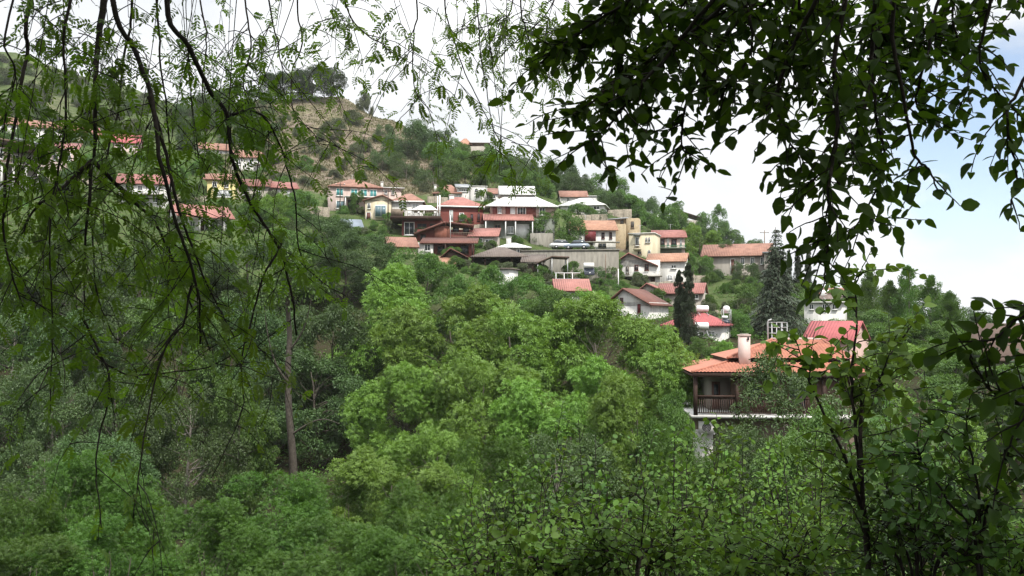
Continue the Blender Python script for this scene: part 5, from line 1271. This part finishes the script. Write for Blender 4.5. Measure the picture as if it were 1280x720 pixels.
# --- the drooping tree with pinnate leaves
def drooping_tree():
    r = np.random.default_rng(21)
    bx, by = -4.1, 3.0; g = gz(bx, by)
    o = empty('drooping_tree', (0, 0, 0), 'drooping tree with long dark hanging twigs and feathery pinnate leaves, over the village', 'tree')
    tr = smooth_line([(bx, by, g - .4), (bx + .1, by, g + 1.5), (bx + .35, by + .1, g + 3.2), (bx + .7, by + .2, 5.0)], 5)
    MB().tube(tr, np.linspace(.24, .15, len(tr)), 12).build('trunk', M['bark_dark'], o, True)
    limb = smooth_line([tr[-4], (-2.4, 3.3, 4.3), (-1.2, 3.5, 4.15), (.2, 3.7, 3.9), (1.2, 3.9, 3.55)], 6)
    MB().tube(limb, np.linspace(.12, .03, len(limb)), 10).build('limb', M['bark_dark'], o, True)
    lines = [  # thick first: (points, radius at the top, number of side twigs, leaf gap)
     ([(128, 0, 3.4), (119, 60, 3.35), (117, 130, 3.3), (115, 200, 3.25)], .016, 10),
     ([(115, 200, 3.25), (88, 222, 3.2), (62, 242, 3.1), (35, 262, 3.05), (18, 292, 3.0)], .0075, 7),
     ([(115, 198, 3.25), (140, 222, 3.3), (165, 252, 3.35), (190, 280, 3.4), (215, 330, 3.4), (260, 440, 3.45)], .008, 8),
     ([(114, 205, 3.25), (108, 260, 3.2), (106, 330, 3.2), (103, 400, 3.15)], .006, 4),
     ([(212, 0, 3.3), (238, 55, 3.3), (265, 110, 3.35), (288, 145, 3.4), (297, 200, 3.45), (322, 255, 3.5), (352, 305, 3.5), (366, 360, 3.5), (372, 410, 3.55)], .011, 10),
     ([(288, 144, 3.4), (318, 142, 3.45), (342, 168, 3.5), (356, 215, 3.55), (367, 262, 3.55), (380, 330, 3.6), (430, 368, 3.7)], .0055, 6),
     ([(140, 0, 3.2), (165, 60, 3.2), (188, 130, 3.15), (200, 210, 3.1), (215, 275, 3.1), (240, 350, 3.1), (248, 430, 3.1)], .011, 10),
     ([(186, 120, 3.15), (207, 175, 3.2), (222, 240, 3.2), (240, 300, 3.25), (262, 350, 3.3), (300, 420, 3.3)], .007, 6),
     ([(38, 0, 2.9), (33, 60, 2.9), (22, 130, 2.85), (10, 190, 2.8), (4, 260, 2.8), (12, 330, 2.8), (30, 390, 2.85)], .007, 9),
     ([(85, 0, 3.0), (78, 70, 3.0), (82, 150, 3.0), (70, 220, 2.95), (60, 300, 2.95), (62, 400, 2.95), (63, 520, 2.95)], .0055, 10),
     ([(165, 0, 3.6), (158, 60, 3.6), (150, 140, 3.6), (133, 215, 3.55), (120, 290, 3.5), (130, 380, 3.5), (150, 430, 3.5)], .006, 10),
     ([(196, 0, 3.7), (198, 70, 3.7), (206, 150, 3.75), (208, 240, 3.8), (204, 320, 3.8), (205, 420, 3.8)], .0055, 8),
     ([(103, 400, 3.15), (118, 430, 3.15), (136, 480, 3.1), (122, 560, 3.1), (119, 610, 3.1), (124, 660, 3.1)], .004, 4),
     ([(352, 305, 3.5), (330, 345, 3.45), (312, 400, 3.45), (300, 450, 3.4), (298, 520, 3.4), (262, 600, 3.35)], .0045, 5),
     ([(240, 350, 3.1), (230, 400, 3.1), (205, 440, 3.05), (180, 560, 3.0), (168, 640, 3.0)], .0042, 6),
     ([(120, 440, 3.15), (160, 470, 3.2), (215, 468, 3.25), (270, 460, 3.3), (310, 430, 3.3)], .0035, 3),
     ([(335, 0, 3.8), (345, 40, 3.8), (352, 75, 3.8), (372, 105, 3.8)], .005, 6),
     ([(372, 0, 3.9), (378, 50, 3.9), (365, 90, 3.9), (368, 140, 3.9), (392, 165, 3.9), (400, 180, 3.9)], .0045, 7),
     ([(430, 0, 4.0), (452, 40, 4.0), (480, 60, 4.0), (500, 75, 4.0)], .005, 8),
     ([(520, 0, 4.0), (517, 40, 4.0), (516, 85, 4.0), (522, 120, 4.0), (540, 142, 4.0)], .0045, 7),
     ([(555, 0, 4.2), (563, 45, 4.2), (580, 95, 4.2), (605, 150, 4.2), (624, 182, 4.2)], .0045, 6),
     ([(640, 0, 4.3), (622, 20, 4.3), (600, 32, 4.3), (575, 28, 4.3)], .004, 7),
     ([(655, 0, 4.2), (662, 40, 4.2), (675, 80, 4.2), (700, 110, 4.2)], .005, 8),
     ([(690, 0, 4.2), (640, 55, 4.2), (620, 75, 4.2)], .004, 8),
     ([(250, 0, 3.9), (262, 50, 3.9), (255, 100, 3.9), (262, 160, 3.9), (255, 230, 3.9)], .0045, 9),
     ([(10, 20, 2.6), (20, 100, 2.6), (5, 170, 2.6)], .004, 7),
     ([(300, 0, 3.6), (310, 60, 3.6), (300, 110, 3.6), (318, 180, 3.6), (312, 250, 3.6)], .0045, 9),
     ([(600, 0, 4.1), (605, 60, 4.15), (615, 130, 4.2), (626, 200, 4.2)], .004, 3),
    ]
    for i, (rows, r0, ns) in enumerate(lines):
        pts = px3(rows)
        if rows[0][1] <= 20 and i not in (12,):                     # hangs from the limb overhead, out of the picture
            j = np.argmin(np.abs(limb[:, 0] - pts[0, 0])); pts = np.vstack([limb[j], pts[0] * .5 + limb[j] * .5 + r.normal(size=3) * .05, pts])
        main = smooth_line(pts, 6); main = main + np.cumsum(r.normal(size=main.shape), 0) * .0022
        b = MB(); b.tube(main, np.linspace(r0 * 1.1, max(r0 * .34, .0018), len(main)), 6)
        tw = []
        vis0 = .25 if rows[0][1] <= 20 else .0
        for s in r.uniform(vis0, 1, int(ns * (1.5 if rows[0][0] < 330 else .95))):
            p, t = along(main, np.array([s])); d = unit(rdir(1, r)[0] * np.array((1, .55, .4)) + t[0] * .5)
            q = twig_from(p[0], d, r.uniform(.16, .52), r, .55); tw.append(q); b.tube(q, np.linspace(.0021, .001, len(q)), 4)
            if r.random() < .6:
                m = len(q) // 2; q2 = twig_from(q[m], unit(q[m] - q[m-1] + rdir(1, r)[0] * .8), r.uniform(.1, .28), r, .5, 6); tw.append(q2); b.tube(q2, np.linspace(.002, .001, len(q2)), 4)
        tw.append(main[int(len(main) * .72):])
        br = b.build('branch', M['bark_dark'], o, True)
        lowish = np.clip((np.array([P(640, 300, 3.3)[2] - q[:, 2].mean() for q in tw])) / .5, 0, 1)
        tw = [q for q, k in zip(tw, lowish) if r.random() > .05 + .42 * k]
        if tw: v, f = leafy(tw, PIN, r, .05, .078, .9, .25, .15); link('foliage', mesh_np('foliage', v, f, M['locust'], False), br)
    # the soft tufts where many twig ends meet: (column, row, distance, spread in px, twigs)
    b = MB(); tw = []
    for px, py, Y, w, n in ((628, 205, 4.2, 26, 16), (285, 110, 3.8, 45, 16), (60, 60, 3.1, 55, 20), (175, 90, 3.5, 60, 18), (200, 330, 3.4, 70, 20), (130, 215, 3.4, 60, 18), (245, 255, 3.6, 55, 18),
                           (100, 330, 3.2, 70, 16), (310, 160, 3.7, 45, 14), (395, 128, 3.9, 28, 9), (450, 55, 4.0, 50, 14), (560, 40, 4.2, 50, 12), (660, 50, 4.3, 40, 26), (20, 250, 2.9, 40, 12), (270, 400, 3.5, 70, 14), (350, 45, 3.9, 45, 14), (300, 300, 3.6, 60, 12), (40, 30, 3.3, 60, 18), (120, 40, 3.7, 70, 18), (240, 30, 3.8, 60, 14), (480, 75, 4.1, 40, 12), (520, 15, 4.1, 45, 14), (600, 15, 4.2, 45, 16), (690, 110, 4.3, 30, 12), (415, 75, 4.0, 35, 12), (430, 20, 4.0, 45, 14), (540, 130, 4.1, 22, 8), (640, 20, 4.3, 40, 16), (225, 190, 3.5, 55, 16), (70, 190, 3.1, 50, 14), (160, 290, 3.4, 60, 16)):
        for k in range(int(n * (.55 if px < 330 else .85 if px in (628, 660) else .36))):
            p = P(px + r.normal() * w * .5, py - 18 + r.normal() * w * .5, Y + r.normal() * .15)
            q = twig_from(p, rdir(1, r)[0] * np.array((1, .6, .3)) + (0, 0, -.3), r.uniform(.12, .26), r, .6, 6); tw.append(q); b.tube(q, np.linspace(.002, .001, len(q)), 4)
            # each is carried by a thin hanging twig from above
            if k % 8 == 3:
                j = np.argmin(np.abs(limb[:, 0] - p[0])); h = smooth_line([limb[j], (limb[j] + p) / 2 + r.normal(size=3) * .08, p], 6); b.tube(h, np.linspace(.003, .0015, len(h)), 4)
    br = b.build('branch', M['bark_dark'], o, True)
    v, f = leafy(tw, PIN, r, .046, .075, .9, .25, .1); link('foliage', mesh_np('foliage', v, f, M['locust']), br)
drooping_tree()

# --- the broad-leaved tree that roofs the other half of the view
def roof_tree():
    r = np.random.default_rng(33)
    bx, by = 3.6, 2.6; g = gz(bx, by)
    o = empty('broadleaf_tree', (0, 0, 0), 'dark oak like tree whose broad leaved boughs hang against the sky over the veranda house', 'tree')
    tr = smooth_line([(bx, by, g - .4), (bx - .05, by, g + 1.5), (bx - .3, by + .1, g + 3), (bx - .8, by + .2, 4.6)], 5)
    MB().tube(tr, np.linspace(.26, .14, len(tr)), 12).build('trunk', M['bark_dark'], o, True)
    limb = smooth_line([tr[-4], (2.2, 2.9, 3.6), (1.5, 2.9, 3.35), (.9, 2.9, 3.15), (.3, 2.9, 3.0)], 6)
    MB().tube(limb, np.linspace(.10, .02, len(limb)), 10).build('limb', M['bark_dark'], o, True)
    lines = [
     ([(960, -60, 2.9), (890, 15, 2.85), (820, 70, 2.8), (760, 110, 2.75), (715, 150, 2.7)], .009, 18),
     ([(930, -60, 2.7), (860, 40, 2.7), (800, 110, 2.65), (770, 150, 2.65), (745, 178, 2.6)], .009, 18),
     ([(980, -60, 3.0), (900, 60, 3.0), (860, 130, 3.0), (852, 180, 3.0), (862, 215, 3.0)], .009, 16),
     ([(870, -60, 2.9), (800, -10, 2.9), (740, 30, 2.9), (700, 60, 2.9), (680, 85, 2.9)], .008, 18),
     ([(1030, -60, 2.6), (1000, 40, 2.6), (975, 110, 2.6), (985, 165, 2.6), (1010, 200, 2.6)], .009, 18),
     ([(1060, -60, 2.5), (1045, 60, 2.5), (1050, 150, 2.45), (1045, 230, 2.4), (1040, 290, 2.4), (1030, 325, 2.4)], .009, 20),
     ([(1090, -60, 2.8), (1085, 40, 2.8), (1078, 120, 2.8), (1060, 180, 2.8), (1020, 215, 2.8), (1000, 235, 2.8)], .009, 18),
     ([(1110, -60, 2.6), (1115, 50, 2.6), (1125, 120, 2.6), (1135, 190, 2.6), (1150, 215, 2.6), (1165, 240, 2.6)], .008, 9),
     ([(1130, -60, 3.0), (1095, 60, 3.0), (1100, 140, 3.0), (1110, 210, 3.0), (1090, 260, 3.0), (1062, 300, 3.0)], .008, 18),
     ([(1180, -60, 2.9), (1165, 30, 2.9), (1150, 90, 2.9), (1145, 130, 2.9), (1178, 160, 2.9)], .007, 13),
     ([(1240, -60, 2.7), (1235, 20, 2.7), (1225, 70, 2.7), (1250, 115, 2.7), (1275, 145, 2.7)], .007, 13),
     ([(1310, -60, 2.5), (1295, 60, 2.5), (1270, 110, 2.5), (1262, 150, 2.5), (1270, 210, 2.5), (1262, 270, 2.5)], .007, 7),
     ([(900, -60, 2.6), (930, 10, 2.6), (940, 60, 2.6), (920, 100, 2.6), (905, 120, 2.6)], .007, 15),
     ([(1000, -60, 3.1), (1010, 20, 3.1), (1030, 70, 3.1), (1060, 110, 3.1)], .008, 18),
     ([(1080, -60, 3.2), (1110, 0, 3.2), (1150, 40, 3.2), (1190, 55, 3.2)], .007, 14),
     ([(820, -60, 3.0), (780, -10, 3.0), (760, 60, 3.0), (790, 110, 3.0), (810, 140, 3.0)], .007, 14),
     ([(790, -60, 3.1), (770, 0, 3.1), (740, 50, 3.1), (720, 90, 3.1)], .006, 12),
     ([(900, -60, 3.2), (905, 0, 3.2), (890, 60, 3.2), (900, 100, 3.2)], .006, 14),
     ([(960, -60, 3.2), (970, 10, 3.2), (960, 70, 3.2), (950, 110, 3.2)], .006, 12),
     ([(1060, -60, 3.3), (1090, 20, 3.3), (1110, 80, 3.3), (1085, 160, 3.3)], .006, 16),
     ([(1200, -60, 3.2), (1195, 20, 3.2), (1215, 90, 3.2), (1200, 130, 3.2)], .006, 9),
     ([(793, -60, 3.1), (764, 16, 3.1), (720, 70, 3.1)], .005, 12),
     ([(838, -60, 3.2), (807, 3, 3.2), (760, 40, 3.2)], .005, 12),
     ([(865, -60, 3.3), (855, 12, 3.3), (830, 60, 3.3)], .005, 12),
     ([(966, -60, 2.9), (926, -1, 2.9), (870, 30, 2.9)], .005, 12),
     ([(978, -60, 3.1), (962, 3, 3.1), (930, 40, 3.1)], .005, 12),
     ([(1047, -60, 3.6), (1021, 12, 3.6), (980, 60, 3.6)], .005, 12),
     ([(1078, -60, 3.5), (1052, -6, 3.5), (1010, 20, 3.5)], .005, 12),
     ([(1122, -60, 3.3), (1109, 7, 3.3), (1080, 50, 3.3)], .005, 12),
     ([(1219, -60, 3.3), (1177, 25, 3.3), (1120, 90, 3.3)], .005, 12),
     ([(1249, -60, 3.3), (1212, 12, 3.3), (1160, 60, 3.3)], .005, 12),
     ([(1125, -60, 3.4), (1115, 39, 3.4), (1090, 120, 3.4)], .005, 12),
     ([(1117, -60, 3.4), (1086, 52, 3.4), (1040, 150, 3.4)], .005, 12),
     ([(992, -60, 3.1), (984, 39, 3.1), (960, 120, 3.1)], .005, 12),
     ([(917, -60, 3.5), (891, 39, 3.5), (850, 120, 3.5)], .005, 12),
     ([(1300, -60, 3.4), (1258, 16, 3.4), (1200, 70, 3.4)], .005, 12),
     ([(1253, -60, 3.4), (1209, 43, 3.4), (1150, 130, 3.4)], .005, 12),
     ([(884, -60, 3.2), (845, 21, 3.2), (790, 80, 3.2)], .005, 12),
     ([(1330, 520, 2.3), (1290, 505, 2.3), (1255, 500, 2.25), (1228, 470, 2.25), (1215, 440, 2.2)], .007, 9),
     ([(1335, 360, 2.2), (1300, 375, 2.2), (1270, 395, 2.2), (1245, 410, 2.2), (1228, 425, 2.2)], .006, 8),
     ([(1340, 430, 2.1), (1300, 470, 2.1), (1270, 520, 2.1), (1250, 560, 2.1)], .006, 8),
    ]
    side = smooth_line([tr[6], (2.2, 2.45, 2.0), (1.55, 2.35, 1.72), (1.35, 2.3, 1.55)], 5)
    MB().tube(side, np.linspace(.034, .010, len(side)), 8).build('limb', M['bark_dark'], o, True)
    for i, (rows, r0, ns) in enumerate(lines):
        pts = px3(rows)
        src = side if i >= 38 else limb
        j = np.argmin(np.linalg.norm(src - pts[0], axis=1)); pts = np.vstack([src[j], pts])
        main = smooth_line(pts, 6); main = main + np.cumsum(r.normal(size=main.shape), 0) * .0025
        b = MB(); b.tube(main, np.linspace(r0, .002, len(main)), 6); tw = [main[len(main) // 2:]]
        for s in r.uniform(.2, 1, int(ns * (1.1 if i >= 38 else 1.0 if rows[-1][0] > 1130 else 1.75))):
            p, t = along(main, np.array([s])); d = unit(rdir(1, r)[0] * np.array((1, .8, .6)) + t[0] * .6)
            q = twig_from(p[0], d, r.uniform(.07, .21), r, .15, 6); tw.append(q); b.tube(q, np.linspace(.0024, .0012, len(q)), 4)
        br = b.build('branch', M['bark_dark'], o, True)
        v, f = leafy(tw, BROAD, r, .022, .05, 1.1, .22, .15); link('foliage', mesh_np('foliage', v, f, M['oak'], True), br)
roof_tree()

def shade_crown(tree_name, mat_name, box, n, seed):
    """unseen crown leaves, added over and behind the camera to block sun and sky"""
    r = np.random.default_rng(seed); o = [q for q in COL.objects if q.name == tree_name][0]
    x0, x1, y0, y1 = box; x = r.uniform(x0, x1, n); y = r.uniform(y0, y1, n)
    lo = np.where(y < -1.5, np.interp(y, (-6, -1.5), (1.0, 3.2)), 3.75); z = lo + r.random(n) ** 1.4 * (6.6 - lo)
    c = np.stack([x, y, z], 1); v, f = clump_leaves(c, r.uniform(.35, .7, n), 70, .16, r)
    link('crown', mesh_np('crown', v, f, M[mat_name]), o)  # added out of view, to keep the near leaves in shade
shade_crown('broadleaf_tree', 'oak', (-.6, 5.5, -5.5, 2.2), 420, 41)
shade_crown('drooping_tree', 'locust', (-6, -.6, -5.5, 2.6), 380, 42)

# --- leafy stems in front: a thin sapling and many-stemmed shrubs
def stems(name, base, rows_list, label, cat, leafm, tm, size, gap, r0, seed, ns=14, tl=(.15, .4), sag=.25, bark='bark_dark', start=.0):
    r = np.random.default_rng(seed); b0 = np.array(base); o = empty(name, base, label, cat)
    for rows in rows_list:
        pts = px3(rows); pts = np.vstack([b0, pts]); main = smooth_line(pts, 6) - b0
        main = main + np.cumsum(r.normal(size=main.shape), 0) * .003; main[0] = 0
        b = MB(); b.tube(main, np.linspace(r0, .0022, len(main)), 7); tw = [main[int(len(main) * .55):]]
        for s in np.sort(r.uniform(.22, .98, ns)):
            p, t = along(main, np.array([s])); d = unit(rdir(1, r)[0] * np.array((1, 1, .5)) + t[0] * .7)
            q = twig_from(p[0], d, r.uniform(*tl) * (1.25 - .6 * s), r, sag, 7); tw.append(q); b.tube(q, np.linspace(.0034, .0013, len(q)), 4)
            if r.random() < .5:
                q2 = twig_from(q[4], unit(q[4] - q[3] + rdir(1, r)[0] * .9), r.uniform(*tl) * .6, r, sag, 6); tw.append(q2); b.tube(q2, np.linspace(.0022, .001, len(q2)), 4)
        st = b.build('stem', M[bark], o, True)
        v, f = leafy(tw, tm, r, gap, size, 1.0, .1, .1); link('foliage', mesh_np('foliage', v, f, M[leafm], True), st)
    return o
def foot(px, Y): 
    p = P(px, 700, Y); return (p[0], Y, gz(p[0], Y) - .05)
stems('sapling', foot(1092, 4.4), [
  [(1088, 690, 4.4), (1080, 610, 4.4), (1074, 540, 4.4), (1070, 470, 4.4), (1077, 410, 4.4), (1076, 360, 4.4), (1080, 335, 4.4)],
  [(1086, 690, 4.4), (1070, 600, 4.35), (1040, 530, 4.3), (1015, 470, 4.3), (1000, 430, 4.3)],
  [(1074, 540, 4.4), (1095, 480, 4.5), (1120, 430, 4.6), (1150, 395, 4.6)]],
  'thin sapling with a dark stem and broad oval leaves, rising across the crimson roof', 'sapling', 'shrub2', OVAL, .058, .028, .013, 51, 22, (.16, .38))
stems('corner_shrub', foot(1225, 4.0), [
  [(1225, 690, 4.0), (1222, 620, 4.0), (1210, 560, 4.0), (1205, 520, 4.0)],
  [(1228, 690, 4.0), (1250, 600, 3.95), (1268, 540, 3.9), (1278, 480, 3.9)],
  [(1222, 690, 4.0), (1190, 630, 4.0), (1165, 590, 4.0), (1150, 560, 4.0)]],
  'dark leafy shrub with shaded oval leaves in the bottom corner below the brown roof', 'shrub', 'shrub3', OVAL, .056, .028, .010, 52, 20, (.16, .36))
def shrub(seed, px, top, Y, w, n, label, size=.05, gap=.03, bark='bark_dark', leafm='shrub', ns=13, lean=.0):
    r = np.random.default_rng(seed); leafm = ('shrub', 'shrub2', 'shrub3', 'shrub')[seed % 4]; size = size * r.uniform(.7, 1.1); gap = gap * r.uniform(.85, 1.2)
    f = foot(px, Y); rows = []
    for k in range(n):
        a = (k + .5) / n - .5 + r.normal() * .06; t = top + abs(a) * 60 + r.uniform(-35, 45); dy = r.normal() * .25; x1 = px + a * w + lean * 40
        rows.append([(px + a * w * .25, 712, Y + dy * .3), (px + a * w * .65, (712 + t) / 2 + 15, Y + dy * .7), (x1, t, Y + dy)])
    return stems('leafy_shrub', f, rows, label, 'shrub', leafm, OVAL, size, gap, .009, seed, ns, (.15, .42), .2, bark)
shrub(61, 655, 560, 7.0, 150, 7, 'leafy shrub of thin upright stems, first beside the soft green valley bushes')
shrub(62, 745, 545, 7.4, 170, 9, 'leafy shrub of thin upright stems in front of the dull green low tree')
shrub(63, 845, 560, 6.8, 170, 9, 'leafy shrub with glossy leaves below the air conditioner of the orange roofed house')
shrub(64, 935, 535, 7.6, 170, 9, 'leafy shrub in front of the silvery rounded tree')
shrub(65, 1015, 560, 6.2, 150, 8, 'leafy shrub against the foot of the thin sapling')
shrub(66, 1130, 500, 6.4, 190, 10, 'dense leafy shrub behind the thin sapling, between it and the dark corner shrub')
shrub(67, 1235, 500, 6.8, 170, 9, 'dense leafy shrub under the brown roof, behind the dark corner shrub')
shrub(68, 790, 640, 5.0, 180, 9, 'low dark shrub at the picture foot below the glossy leaved shrub')
shrub(69, 960, 640, 4.8, 190, 9, 'low dark leafy shrub at the picture foot beside the thin sapling')
shrub(70, 1150, 620, 4.3, 190, 10, 'low shaded shrub crowding the thin sapling stem')
shrub(71, 610, 640, 6.2, 140, 7, 'low leafy shrub with reddish stems at the picture foot, beside the valley bushes')
shrub(72, 690, 655, 5.4, 150, 8, 'low leafy shrub with glinting leaves at the picture foot under the upright stems')
shrub(73, 1270, 600, 4.5, 150, 8, 'low shaded shrub at the photo edge under the dark corner leaves')
